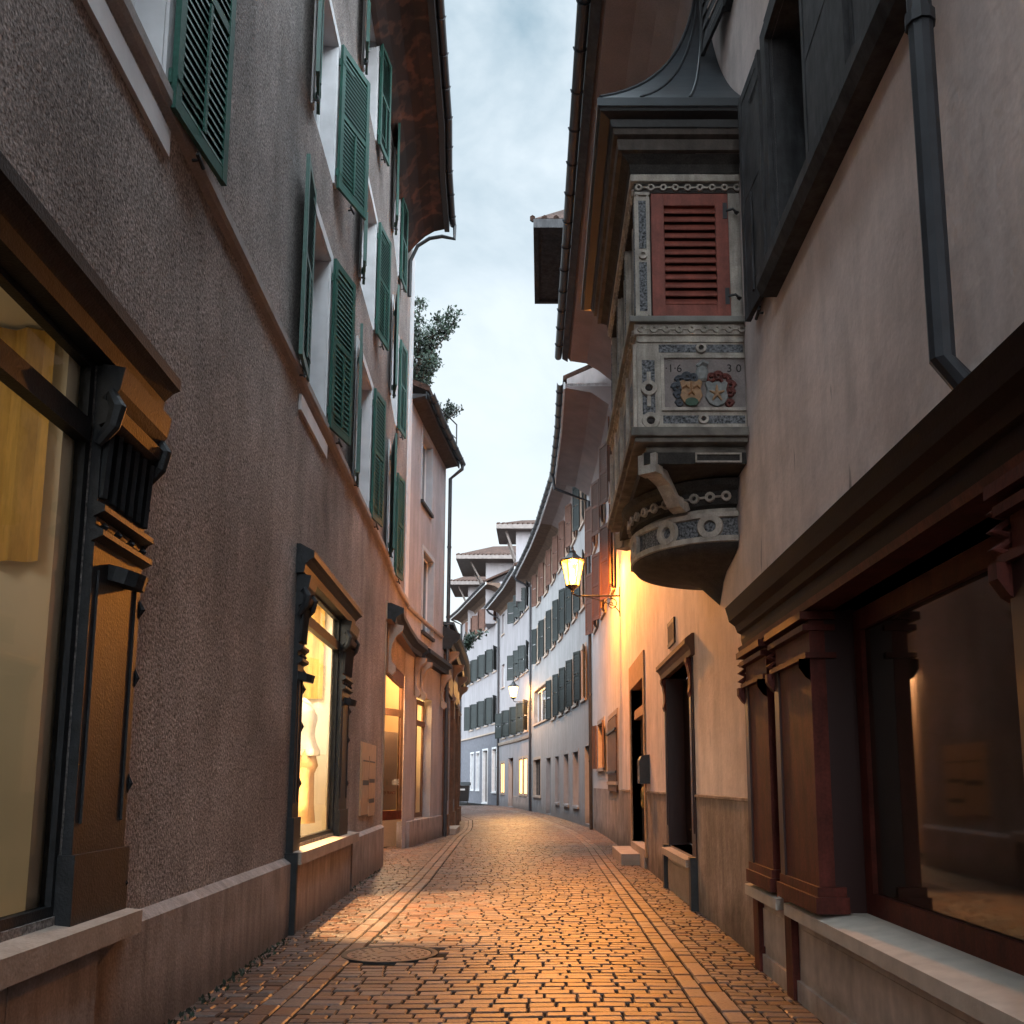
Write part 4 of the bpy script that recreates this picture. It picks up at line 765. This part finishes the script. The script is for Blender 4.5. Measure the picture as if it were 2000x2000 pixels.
# date and arms
def fm_(x, z): return Matrix(((1, 0, 0, x), (0, 0, -1, yF - .006), (0, 1, 0, z), (0, 0, 0, 1)))
for ch, x in (('·1·', 1.165), ('6', 1.243), ('3', 1.70), ('0', 1.785)): text('numeral', ch, .105, DARK, fm_(x, 5.235), pa, .003)
BLU = mat('dusky_blue_paint', (.055, .06, .072), .7, [(25, .6, 1.4)], (40, .004), .3); RDP = mat('dark_red_paint', (.11, .028, .022), .7, [(25, .6, 1.4)], (40, .004), .3)
GOLD = mat('ochre_gold_paint', (.29, .165, .085), .6, [(25, .75, 1.25)], (40, .004), .4); GRN = mat('shield_green', (.05, .085, .06), .7, [(25, .8, 1.2)], (0, 0), .3); GRB = mat('grey_blue_paint', (.20, .205, .20), .7, [(25, .75, 1.25)], (40, .004), .3)
arms = MB(); yA = yF - .006
def shield(cx, cz, w, h, d, y=yA, top=1):
    o = [(-.5, .42), (-.36, .5), (-.2, .42), (0, .46), (.2, .42), (.36, .5), (.5, .42), (.42, .15), (.5, -.12), (.34, -.36), (0, -.5), (-.34, -.36), (-.5, -.12), (-.42, .15)]
    return MB().prism([(cx + x * w, y, cz + z * h) for x, z in o], (0, -d, 0))
sl = obj('shield', shield(1.345, 4.995, .205, .25, .03), GOLD, OR, bevel=.006); sr = obj('shield', shield(1.575, 4.985, .205, .25, .03), GRB, OR, bevel=.006)
obj('charge', MB().prism([(1.345 + .06 * math.cos(t), yA - .028, 4.905 + .04 * math.sin(t)) for t in [k * math.pi / 6 for k in range(12)]], (0, -.012, 0)), GRN, sl)
ch = MB()
for x, z in ((-.05, .04), (.05, .04), (0, -.02)): ch.tube([(1.345 + x - .03, yA - .034, 4.995 + z), (1.345 + x, yA - .04, 4.995 + z + .025), (1.345 + x + .03, yA - .034, 4.995 + z)], .010, 6)
ch.tube([(1.345, yA - .034, 5.00), (1.345, yA - .034, 5.09)], .008, 6); obj('charge', ch, mat('ochre_dark', (.25, .12, .05), .6, (), (0, 0), .3), sl)
ch = MB()
for k in range(5): t = math.pi / 2 + k * 2 * math.pi / 5; ch.tube([(1.575, yA - .032, 4.985), (1.575 + .07 * math.cos(t), yA - .034, 4.985 + .08 * math.sin(t))], [.02, .008], 6)
obj('charge', ch, GOLD, sr)
def curl(cx, cz, r, sg, m, turns=1.4):
    m.tube([(cx + sg * r * (1 - .6 * k / 16) * math.cos(turns * 2 * math.pi * k / 16), yA - .012, cz + r * (1 - .6 * k / 16) * math.sin(turns * 2 * math.pi * k / 16)) for k in range(17)], .016, 6)
ml = MB(); mr_ = MB()
for x, z, r in ((1.225, 4.98, .035), (1.215, 5.05, .045), (1.25, 5.12, .045), (1.31, 5.155, .04), (1.235, 4.90, .03), (1.37, 5.14, .04)): curl(x, z, r, -1, ml)
for x, z, r in ((1.70, 5.0, .04), (1.705, 5.07, .045), (1.655, 5.13, .05), (1.59, 5.16, .045), (1.69, 4.90, .035), (1.53, 5.14, .045)): curl(x, z, r, 1, mr_)
obj('mantling', ml, BLU, OR); obj('mantling', mr_, RDP, OR)
cm = MB().lathe((1.45, yA - .005, 5.13), [(.001, .14), (.045, .12), (.06, .06), (.055, .0), (.03, -.02)], 12, 1, .6); cm.tube([(1.41, yA - .01, 5.25), (1.45, yA - .02, 5.29), (1.5, yA - .01, 5.27)], .025, 6); obj('crest', cm, GRB, OR)
# window zone
obj('core', MB().box(XB + .10, XW, Y0 + .10, Y1 - .10, 5.72, 7.2), mat('core_dark', (.02, .019, .02), .6, (), (0, 0), .3), OR)
def post(x0, x1, y0, y1): return MB().box(x0, x1, y0, y1, 5.722, 6.98)
for nm, bxx in enumerate([(XB, 1.0, Y0, Y0 + .14), (1.735, XW, Y0, Y0 + .14), (XB, 1.0, Y1 - .14, Y1)] + [(XB, XB + .13, y, y + .13) for y in (9.15, 10.13)]): obj('post', post(*bxx), STONE, OR)
pil = MB(); face(pil, .895, .965, 5.80, 6.28, 0, .006); face(pil, .895, .965, 6.42, 6.90, 0, .006)
for y in (Y0 + .03, 9.18, 10.16, Y1 - .11): pil.box(XB - .006, XB + .001, y, y + .07, 5.8, 6.9)
obj('inlay', pil, SPECK, OR)
pr = MB(); pr.ring((.93, yF - .002, 6.35), ux, uz, .045, .02, .022, 18)
for q in ((.872, .892, 5.75, 6.95), (.968, .99, 5.75, 6.95)): face(pr, *q, 0, .016)
face(pr, .86, 1.0, 6.95, 6.98, 0, .02); obj('moulding', pr, STONE, OR)
for y in (Y0 + .16, 9.30, 10.28):
    g = MB(); g.box(XB + .05, XB + .09, y, y + .82, 5.74, 6.96); w_ = obj('window', g, GLASS, OR); k = MB(); k.box(XB + .03, XB + .07, y + .385, y + .43, 5.74, 6.96); k.box(XB + .03, XB + .07, y, y + .05, 5.74, 6.96); k.box(XB + .03, XB + .07, y + .77, y + .82, 5.74, 6.96); obj('frame', k, STONE, w_)
sh = MB(); x0, x1, z0, z1 = 1.01, 1.728, 5.735, 6.955; ys_ = Y0 - .03
for q in ((x0, x0 + .12, z0, z1), (x1 - .12, x1, z0, z1), (x0 + .12, x1 - .12, z0, z0 + .11), (x0 + .12, x1 - .12, z1 - .12, z1)): sh.box(q[0], q[1], ys_, ys_ + .05, q[2], q[3])
n = 12; ph = (z1 - z0 - .23) / n
for k in range(n): z = z0 + .11 + ph * k; sh.obox((x0 + .12, ys_ + .008, z + ph * .04), (x1 - x0 - .24, 0, 0), (0, .040, ph * .80), (0, -.006, .012))
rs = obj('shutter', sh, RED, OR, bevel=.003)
obj('slat_gap_shade', MB().box(x0 + .1, x1 - .1, ys_ + .052, ys_ + .06, z0 + .1, z1 - .1), mat('shutter_shadow', (.05, .014, .012), .7, (), (0, 0), .2), rs)  # darker red sheet puts the shadow into the gaps between slats
for z in (6.78, 5.93): hg = MB(); hg.box(x1 - .05, x1 - .01, ys_ - .006, ys_, z - .08, z + .08); hg.tube([(x1 - .02, ys_ - .004, z), (x1 + .04, ys_ - .03, z), (x1 + .075, ys_ - .02, z - .03)], .013, 6); hg.lathe((x1 + .075, ys_ - .02, z - .03), [(.001, -.025), (.025, 0), (.001, .025)], 8); obj('hinge', hg, IRON, rs)
# entablature and roof
def ent(o, z0, z1): return (XB - o, XW, Y0 - o, Y1 + o, z0, z1)
obj('guilloche_frieze', MB().box(*ent(.0, 6.982, 7.075)), STONED, OR)
gl = MB()
for k in range(9): gl.ring((.90 + k * .115, Y0 - .001, 7.03), ux, uz, .036, .016, .02, 14); gl.box(.925 + k * .115, .99 + k * .115, Y0 - .016, Y0 + .002, 7.023, 7.037)
gl.box(XB - .012, XB + .002, Y0 + .03, Y1 - .03, 7.024, 7.036)
for k in range(26): gl.ring((XB - .001, Y0 + .08 + k * .115, 7.03), Vector((0, -1, 0)), uz, .036, .016, .02, 10)
obj('guilloche', gl, STONE, OR)
e1 = MB(); e1.box(*ent(.04, 7.077, 7.15)); obj('moulding', e1, STONE, OR, bevel=.01)
TIM = mat('dark_timber_cornice', (.085, .068, .058), .7, [(5, .65, 1.3)], (50, .003), .25, streak=(12, .75))
def stepcorn(prof):
    m = MB(); n = len(prof)
    for o_, z in prof: m.v += [(XW, Y0 - o_, z), (XB - o_, Y0 - o_, z), (XB - o_, Y1 + o_, z), (XW, Y1 + o_, z)]
    for i in range(n - 1):
        for k in range(3): m.f.append((4 * i + k, 4 * i + k + 1, 4 * i + 4 + k + 1, 4 * i + 4 + k))
    return m
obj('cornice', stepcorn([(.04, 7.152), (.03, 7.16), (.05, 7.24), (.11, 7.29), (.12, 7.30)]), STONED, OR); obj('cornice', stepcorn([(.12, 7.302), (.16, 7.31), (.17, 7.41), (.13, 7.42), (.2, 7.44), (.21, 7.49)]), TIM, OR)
obj('cornice_soffit', stepcorn([(.21, 7.492), (.22, 7.50), (.24, 7.56), (.33, 7.58), (.34, 7.60)]), IRON, OR)
obj('eave_edge', stepcorn([(.342, 7.60), (.36, 7.61), (.36, 7.69), (.33, 7.715)]), LEAD, OR)
rp = MB(); nseg = 22
rings = []
for i in range(nseg + 1):
    t = i / nseg; k = (1 - t) ** 2.5 * .93 + (1 - t) * .07; z = 7.715 + 4.0 * t
    hx = (XW - XB + .33) * k; hy = ((Y1 - Y0) / 2 + .33) * k + .0; rings.append([(XW, YC - hy, z), (XW - hx, YC - hy, z), (XW - hx, YC + hy, z), (XW, YC + hy, z)])
for r_ in rings: rp.v += r_
for i in range(nseg):
    for k in range(3): rp.f.append((4 * i + k, 4 * i + k + 1, 4 * i + 5 + k, 4 * i + 4 + k))
rf = obj('lead_roof', rp, LEAD, OR)
sm = MB()
for fx in (0.38, .72): sm.tube([(r_[0][0] + (r_[1][0] - r_[0][0]) * fx, r_[0][1] - .004, r_[0][2]) for r_ in rings[:-1]], .013, 5)
for fy in (.2, .4, .6, .8): sm.tube([(r_[1][0] - .004, r_[1][1] + (r_[2][1] - r_[1][1]) * fy, r_[1][2]) for r_ in rings[:-1]], .013, 5)
sm.tube([(r_[1][0], r_[1][1], r_[1][2]) for r_ in rings[:-1]], .018, 6)
obj('seam', sm, LEAD, rf)

# ------------------------------------------------------------------ street lamps
def street_lamp(base, cx, label, scale, glass, power, col, out=1.13, across=.045):
    """base: bracket root on the wall; out: reach of the arm"""
    b = Vector(base); t = thing('street_lamp', label, 'street lamp', b, 'lantern lamps on wall brackets'); ax = Vector((cx, 0, 0)).normalized()
    m = MB(); e = b + ax * out
    m.tube([b, b + ax * (out * .9), e + Vector((0, 0, .05)), e + Vector((0, 0, .14))], .022, 8)
    m.tube([b + Vector((0, 0, .22)), b + Vector((0, 0, -.5))], .018, 6)
    m.tube([b + ax * .75 * out, b + ax * .45 * out + Vector((0, 0, -.1)), b + ax * .12 + Vector((0, 0, -.25)), b + Vector((0, 0, -.42))], .012, 6)
    c = b + ax * .2 + Vector((0, 0, -.2)); m.tube([c + ax * (.17 - .008 * k) * math.cos(k * .5) + Vector((0, 0, (.17 - .008 * k) * math.sin(k * .5))) for k in range(20)], .011, 6)
    obj('bracket', m, IRON, t)
    z0 = e + Vector((0, 0, .14)); f = MB(); n = 6; rb, rt, h = .13 * scale, .235 * scale, .52 * scale
    f.lathe(z0, [(.03, -.02), (.07, .02), (rb + .01, .09), (rb + .01, .11)], 8)
    Bp = [z0 + Vector((rb * math.cos(2 * math.pi * k / n), rb * math.sin(2 * math.pi * k / n), .11)) for k in range(n)]; Tp = [z0 + Vector((rt * math.cos(2 * math.pi * k / n), rt * math.sin(2 * math.pi * k / n), .11 + h)) for k in range(n)]
    for k in range(n): f.tube([Bp[k], Tp[k]], .011, 5); f.tube([Tp[k], Tp[(k + 1) % n]], .013, 5); f.tube([Bp[k], Bp[(k + 1) % n]], .011, 5)
    fr_ = obj('lantern_frame', f, IRON, t); g = MB()
    for k in range(n): g.quad(Bp[k], Bp[(k + 1) % n], Tp[(k + 1) % n], Tp[k])
    obj('lantern_glass', g, glass, fr_)
    hh = .11 + h; obj('lantern_cap', MB().lathe(z0, [(rt + .03, hh), (rt + .035, hh + .02), (rt * .6, hh + .10 * scale), (rt * .32, hh + .17 * scale), (rt * .3, hh + .21 * scale), (.03, hh + .25 * scale), (.035, hh + .29 * scale), (.001, hh + .33 * scale)], 12), IRON, t)
    obj('bulb', MB().lathe(z0, [(.001, .16), (.05, .2), (.07, .28), (.05, .36), (.02, .4), (.001, .41)], 12), clear_glass('bulb_glass', em=(col, 60)), fr_)
    l_ = lamp('lamp_light', 'POINT', z0 + Vector((0, 0, hh - .07)), power, col, t, .07)
    ld = l_.data; ld.use_nodes = True; n_ = ld.node_tree.nodes; k_ = ld.node_tree.links.new; em_ = n_['Emission']; tc_ = n_.new('ShaderNodeTexCoord'); sp_ = n_.new('ShaderNodeSeparateXYZ'); k_(tc_.outputs['Normal'], sp_.inputs[0])
    def mth(op, a, b, c=None):
        m_ = n_.new('ShaderNodeMath'); m_.operation = op
        for i_, v_ in enumerate((a, b, c)):
            if v_ is None: continue
            if hasattr(v_, 'links'): k_(v_, m_.inputs[i_])
            else: m_.inputs[i_].default_value = v_
        return m_.outputs[0]
    y2 = mth('MULTIPLY', sp_.outputs['Y'], sp_.outputs['Y']); z2 = mth('MULTIPLY', sp_.outputs['Z'], sp_.outputs['Z'])
    def step(sock, a, b, lo, hi):
        m_ = n_.new('ShaderNodeMapRange'); m_.interpolation_type = 'SMOOTHSTEP'
        for i_, v_ in enumerate((a, b, lo, hi)): m_.inputs[i_ + 1].default_value = v_
        k_(sock, m_.inputs[0]); return m_.outputs[0]
    cut = mth('MULTIPLY', step(sp_.outputs['X'], -.28, -.06, across, 1.0), mth('MAXIMUM', step(sp_.outputs['Z'], -.26, .0, 1.0, .12), step(sp_.outputs['Y'], .05, .5, 0.0, .7)))
    k_(mth('MULTIPLY', cut, mth('MULTIPLY_ADD', y2, 1.0, mth('MULTIPLY_ADD', z2, .22, .06))), em_.inputs['Strength'])
    return t
street_lamp((1.845, 22.22, 5.93), -1, 'large lit wall lantern on a scrolled iron bracket by the orange shutters', 1.15, LAMPGLASS, 5600, (1, .335, .045))
street_lamp((-.60, 52.2, 5.95), -1, 'smaller far lantern at the drainpipe above the yellow lit ground floor', 1.15, LAMPGLASS2, 3200, (1, .47, .12), 1.02, .5)

# ------------------------------------------------------------------ second house on the right
h2 = thing('town_house', 'narrow plastered house behind the large lantern with lamp lit red brown shutters', 'house', (1.9, 27, 0))
o2 = [(1.0, 3.9, 1.55, 3.2, .22), (5.4, 7.5, 1.95, 3.3, .22)] + [(a, a + 1.1, c, d, .2) for a in (1.3, 4.6, 7.4) for c, d in ((6.45, 8.4), (9.1, 10.7))]
w = MB(); facade(w, W2, 0, W2.L, 1.345, 12.2, o2, .22); body(w, W2, 12.2); obj('wall', w, PLASTER2, h2); obj('dado', facade(MB(), W2, 0, W2.L, -.05, 1.345, []), PLASTERLOW, h2)
SHB = mat('brown_shutter_paint', (.10, .045, .03), .55, [(5, .8, 1.2)], (50, .001), .3, streak=(12, .8))
window(h2, W2, 1.0, 3.9, 1.55, 3.2, .22, 0, 0, BRNWOOD, WARMST); window(h2, W2, 5.4, 7.5, 1.95, 3.3, .22, 0, 0, BRNWOOD, WARMST)
obj('closed_shutter', wbox(MB(), W2, 1.05, 3.85, 1.3, 3.15, -.1, .05), BRNWOOD, h2); ir = MB()
for z in (1.75, 2.8): wbox(ir, W2, .95, 3.95, z, z + .06, .05, .09)
obj('shutter_strap', ir, IRON, h2); shutter(h2, W2, 7.52, 1.95, 3.3, .5, 1, 9, BRNWOOD, .05, 0, False); shutter(h2, W2, 5.38, 1.95, 3.3, .6, -1, 4, BRNWOOD, .04, 0, False)
for i, a in enumerate((1.3, 4.6, 7.4)):
    for c, d in ((6.45, 8.4), (9.1, 10.7)):
        window(h2, W2, a, a + 1.1, c, d, .2, 1, 1, WHITEW, WARMST); shutter(h2, W2, a - .03, c - .05, d + .05, .56, -1, 10, SHB, .05, 22, False); shutter(h2, W2, a + 1.13, c - .05, d + .05, .56, 1, 20, SHB, .05, 22, False)
def eave(house, W, z, o, drop=.55, soff=SOFF, bw=.1, s0=0, s1=None):
    s1 = W.L if s1 is None else s1
    obj('soffit', wsweep(MB(), W, s0, s1, [(-.02, z + .15), (-.02, z - drop), (.1, z - drop * .5), (o * .45, z - drop * .14), (o, z), (o, z + .12)]), soff, house); obj('fascia', wsweep(MB(), W, s0, s1, [(o + .002, z - .03), (o + .05, z - .03), (o + .05, z + .16), (o + .002, z + .16)]), WHITEW, house)
    gutter(house, W, s0, s1, z + .14, o + .14, .085); roof(house, W, z + .2, o + .06, 3.2, 5.5, s0=s0, s1=s1)
eave(h2, W2, 11.85, 1.24, .9, s0=1.5); gb = MB(); gb.quad(W2.P(1.5, 11.9, 1.2), W2.P(1.5, 12.1, 1.2), W2.P(1.5, 15.2, -5.5), W2.P(1.5, 11.9, -5.5)); obj('verge_wall', gb, PLASTER2, h2)
downpipe(h2, [W2.P(9.0, 11.9, 1.36), W2.P(9.1, 11.5, 1.3), W2.P(9.25, 11.1, .12), W2.P(9.3, 0, .11)], .06)

# ------------------------------------------------------------------ long pale house
h4 = thing('town_house', 'long pale house with dark green shutters on three storeys beyond the large lantern', 'house', (.7, 42, 0))
c3 = [1.6, 4.1, 6.6, 9.1, 11.7, 14.5, 17.4]; o4 = [(a, a + 1.15, 11.0, 12.75, .2) for a in c3] + [(a, a + 1.15, 7.85, 9.75, .2) for a in c3] + [(a, a + 1.15, 4.5, 6.35, .2) for a in c3[:5]] + [(13.4, 19.9, 4.65, 6.45, .25)]
g4 = [(17.2, 20.1, .85, 2.75, .25), (13.5, 15.2, .05, 2.72, .3), (10.4, 11.7, .65, 2.7, .3), (6.9, 8.6, .65, 2.7, .3), (3.8, 5.4, .65, 2.7, .3), (.75, 2.1, .1, 2.8, .3)]
w = MB(); facade(w, W4, 0, W4.L, -.05, 13.5, o4 + g4, .2); body(w, W4, 13.5); obj('wall', w, PALE, h4)
for j, (c, d) in enumerate(((11.0, 12.75), (7.85, 9.75), (4.5, 6.35))):
    for a in (c3 if j < 2 else c3[:5]):
        window(h4, W4, a, a + 1.15, c, d, .2, 1, 0, WHITEW, WARMST); s_ = SHB if (j == 0 and a > 3) else DKGREEN
        shutter(h4, W4, a - .02, c, d, .56, -1, 12, s_, .04, 14, False); shutter(h4, W4, a + 1.17, c, d, .56, 1, 18, s_, .04, 14, False)
window(h4, W4, 13.4, 19.9, 4.65, 6.45, .25, 3, 0, WHITEW, WARMST, fw=.1)
window(h4, W4, 17.2, 20.1, .85, 2.75, .2, 2, 0, DKGREY, WARMST)
for a, b in ((10.4, 11.7), (6.9, 8.6), (3.8, 5.4)): window(h4, W4, a, b, .65, 2.7, .3, 0, 0, DKGREY, PALE)
obj('door', wbox(MB(), W4, 13.5, 15.2, .05, 2.72, -.3, -.24), DKGREY, h4); obj('door', wbox(MB(), W4, .75, 2.1, .1, 2.8, -.3, -.22), ORWOOD, h4)
eave(h4, W4, 13.05, .92, .5, SOFF, s1=9.5); eave(h4, W4, 13.05, .92, .5, WOODSOFF, s0=9.5)
downpipe(h4, [W4.P(W4.L - .1, 13.1, 1.0), W4.P(W4.L - .1, 12.9, .9), W4.P(W4.L - .1, 12.5, .1), W4.P(W4.L - .1, 0, .1)], .07)
# house with the lit ground floor
h5 = thing('town_house', 'off white house with yellow lit ground floor windows behind the smaller lantern', 'house', (-1.8, 59, 0))
up = [(1.0, 2.3), (3.2, 4.4), (5.6, 6.8)]; o5 = [(a, b, c, d, .2) for a, b in up for c, d in ((11.6, 13.0), (7.95, 9.55))] + [(11.0, 12.1, 11.6, 13.0, .2), (10.9, 12.0, 7.95, 9.5, .2)] + [(a, a + 1.5, 4.5, 6.2, .2) for a in (1.3, 4.2, 7.1, 10.2)]
g5 = [(1.6, 3.1, .85, 2.95, .06), (3.5, 5.0, .85, 2.95, .06), (7.3, 9.1, .05, 3.1, .3), (10.6, 12.1, .85, 2.85, .06)]
w = MB(); facade(w, W5, 0, W5.L, -.05, 13.9, o5 + g5, .2); body(w, W5, 13.9); obj('wall', w, PALE2, h5)
for a, b in up:
    for c, d in ((11.6, 13.0), (7.95, 9.55)): window(h5, W5, a, b, c, d, .2, 1, 0, WHITEW, None, sillm=WARMST); shutter(h5, W5, a - .02, c, d, .62, -1, 20, DKGREEN, .04, 9, False); shutter(h5, W5, b + .02, c, d, .62, 1, 35, DKGREEN, .04, 9, False)
for a, b, c, d in ((11.0, 12.1, 11.6, 13.0), (10.9, 12.0, 7.95, 9.5)): window(h5, W5, a, b, c, d, .2, 0, 0, WHITEW, None, sillm=WARMST)
for a in (1.3, 4.2, 7.1, 10.2): window(h5, W5, a, a + 1.5, 4.5, 6.2, .2, 1, 0, WHITEW, None, sillm=WARMST); shutter(h5, W5, a - .02, 4.5, 6.2, .65, -1, 30, DKGREEN, .04, 9, False); shutter(h5, W5, a + 1.52, 4.5, 6.2, .65, 1, 30, DKGREEN, .04, 9, False)
LIT = emit('lit_shop_window', (1, .62, .22), 2.2)
for a, b in ((1.6, 3.1), (3.5, 5.0), (10.6, 12.1)): window(h5, W5, a, b, .85, 2.95 if a < 9 else 2.85, .05, 0 if a < 9 else 1, 0, BRNWOOD, WARMST, LIT)
obj('door', wbox(MB(), W5, 7.3, 9.1, .05, 3.1, -.3, -.24), BRNWOOD, h5); obj('string_course', wsweep(MB(), W5, 0, W5.L, [(-.02, 4.0), (.08, 4.05), (.12, 4.2), (-.02, 4.25)]), WARMST, h5); obj('plinth', wsweep(MB(), W5, 0, 7.2, [(-.02, 0), (.05, 0), (.05, .7), (-.02, .74)]), SANDST, h5)
eave(h5, W5, 13.55, .95, .5, WOODSOFF); downpipe(h5, [W5.P(W5.L - .1, 13.6, 1.0), W5.P(W5.L - .1, 13.3, .8), W5.P(W5.L - .1, 12.9, .12), W5.P(W5.L - .1, 0, .1)], .075)
# lilac white house with grey clad ground floor
h6 = thing('town_house', 'lilac white house with dark grey clad ground floor at the end of the lane', 'house', (-5, 73, 0))
o6 = [(a, a + 1.3, c, d, .2) for a in (1.0, 4.0, 7.0, 10.0) for c, d in ((12.9, 14.6), (9.4, 11.1), (5.7, 7.6))]; g6 = [(.9, 2.3, .9, 3.9, .2), (4.0, 5.8, .1, 3.9, .3), (7.2, 8.4, 1.0, 3.8, .2), (9.6, 10.8, 1.0, 3.8, .2)]
w = MB(); facade(w, W6, 0, W6.L, 5.0, 15.6, o6, .2); body(w, W6, 15.6); obj('wall', w, PALE3, h6); w = MB(); facade(w, W6, 0, W6.L, -.05, 5.0, g6, .2); obj('ground_floor', w, GREYCLAD, h6)
for a in (1.0, 4.0, 7.0, 10.0):
    for c, d in ((12.9, 14.6), (9.4, 11.1), (5.7, 7.6)): window(h6, W6, a, a + 1.3, c, d, .2, 1, 0, WHITEW, None, sillm=WARMST); shutter(h6, W6, a - .02, c, d, .65, -1, 30, DKGREEN if c < 12 else SHB, .04, 8, False); shutter(h6, W6, a + 1.32, c, d, .65, 1, 30, DKGREEN if c < 12 else SHB, .04, 8, False)
for a, b, c, d, _ in g6: window(h6, W6, a, b, c, d, .2, 0, 0, WHITEW, WHITEP)
gr = MB()
for k in range(4): wbox(gr, W6, 0, W6.L, 4.05 + .22 * k, 4.06 + .22 * k, -.01, .02)
obj('string_course', wsweep(MB(), W6, 0, W6.L, [(-.02, 4.95), (.1, 5.0), (.1, 5.1), (-.02, 5.12)]), WARMST, h6)
eave(h6, W6, 15.35, 1.0, .5, WOODSOFF); downpipe(h6, [W6.P(W6.L - .2, 15.3, 1.0), W6.P(W6.L - .2, 14.9, .12), W6.P(W6.L - .2, 0, .1)], .075)
h7 = thing('town_house', 'white house seen in a narrow slit behind the low shop with carved pilasters', 'house', (-10, 88, 0))
o7 = [(a, a + 1.3, c, d, .2) for a in (1.2, 4.4, 7.6, 10.8, 14) for c, d in ((10.2, 12), (6.6, 8.4), (1, 3.4))]
w = MB(); facade(w, W7, 0, W7.L, -.05, 13.6, o7, .2); body(w, W7, 13.6); obj('wall', w, WHITEP, h7)
for a, b, c, d, _ in o7: window(h7, W7, a, b, c, d, .2, 1, 0, WHITEW, None); c > 4 and (shutter(h7, W7, a - .02, c, d, .62, -1, 20, DKGREEN, .04, 6, False), shutter(h7, W7, b + .02, c, d, .62, 1, 30, DKGREEN, .04, 6, False))
eave(h7, W7, 13.4, 1.0, .5, WOODSOFF)
# crane gables on the far roofs: small hip roofed houses on the eave
def gable(house, cx, cy, z, w, d, h, oh, rise):
    g = obj('gable_house', MB().box(cx - w / 2, cx + w / 2, cy - d / 2, cy + d / 2, z - 3.2, z + h), PALE2, house); x0, x1, y0, y1 = cx - w / 2 - oh, cx + w / 2 + oh * .4, cy - d / 2 - oh * .6, cy + d / 2 + oh * .6; zz = z + h
    r = MB(); r.box(x0, x1, y0, y1, zz - .02, zz + .03); r.box(x0 - .06, x1 + .06, y0 - .06, y0, zz - .04, zz + .24); r.box(x0 - .06, x0, y0, y1, zz - .04, zz + .24); r.box(x0, x1 + .06, y1, y1 + .06, zz - .04, zz + .24); obj('eave_board', r, mat('pale_timber', (.17, .145, .135), .7, [(6, .8, 1.1)], (0, 0), .2), g)
    t = MB(); zt = zz + .25; a, b = (x0 + oh + w * .18, cy, zt + rise), (x1 - w * .1, cy, zt + rise * 1.05)
    t.quad((x0 - .06, y0 - .06, zt), (x1 + .06, y0 - .06, zt), b, a); t.quad((x0 - .06, y0 - .06, zt), a, (x0 - .06, y1 + .06, zt)); t.quad((x0 - .06, y1 + .06, zt), a, b, (x1 + .06, y1 + .06, zt))
    for k in range(int((x1 - x0) / .3)): t.tube([(x0 + .3 * k, y0 - .08, zt + .01), (x0 + .3 * k + .12, y0 + .4, zt + .4 * rise / (cy - y0))], .06, 5)
    obj('roof', t, TILE, g); [obj('brace', MB().tube([(cx - w / 2 - .02, ya, z - .6), (x0 + oh * .45, yb, zz)], .075, 6), MATS['pale_timber'], g) for ya, yb in ((y0 + oh * .8, y0 + oh * .5), (y1 - oh * .8, y1 - oh * .5))]; return g
gable(h4, -.75, 56.5, 15.4, 1.7, 2.4, 1.1, 1.1, .75)
gable(h5, -2.9, 68.5, 16.0, 2.4, 3.4, 1.3, 2.0, 1.35)
gable(h6, -5.0, 76.5, 16.2, 2.0, 3.4, 1.0, 1.4, 1.2)

# ------------------------------------------------------------------ small things at the far end
bn = thing('rubbish_container', 'black wheeled rubbish container by the grey ground floor at the lane end', 'container', (-5.75, 69.5, 0))
b = MB(); b.add([(-6.15, 69.1, .2), (-5.4, 69.1, .2), (-5.4, 69.9, .2), (-6.15, 69.9, .2), (-6.25, 69, 1.35), (-5.3, 69, 1.35), (-5.3, 70, 1.35), (-6.25, 70, 1.35)], [(3, 2, 1, 0), (4, 5, 6, 7), (0, 1, 5, 4), (1, 2, 6, 5), (2, 3, 7, 6), (3, 0, 4, 7)]); obj('body', b, IRON, bn)
obj('lid', MB().prism([(-6.3, 68.95, 1.36), (-6.3, 70.05, 1.36), (-6.3, 69.9, 1.55), (-6.3, 69.3, 1.6)], (1.05, 0, 0)), CAST, bn); obj('label_plate', MB().box(-6.0, -5.6, 68.985, 69.02, 1.0, 1.12), WHITEW, bn)
for x in (-6.1, -5.45): obj('wheel', MB().tube([(x, 69.2, .1), (x + .06, 69.2, .1)], .1, 12), IRON, bn)
wd_ = MB()
for k in range(260):
    sd_ = random.random(); y = random.uniform(5.5, 9.5) if sd_ < .7 else random.uniform(13, 17); x = lerpline(WL, y) + .02 + random.random() ** 2 * .1 + (.07 if True else 0); p = Vector((x, y, 0)); u = Vector((random.gauss(0, .5), random.gauss(0, .5), 1)).normalized(); v_ = u.orthogonal(); s = random.uniform(.015, .05); wd_.add([p, p + u * s * .5 + v_ * s * .2, p + u * s, p + u * s * .5 - v_ * s * .2], [(0, 1, 2, 3)])
struct('weeds', wd_, LEAF, 'stuff')
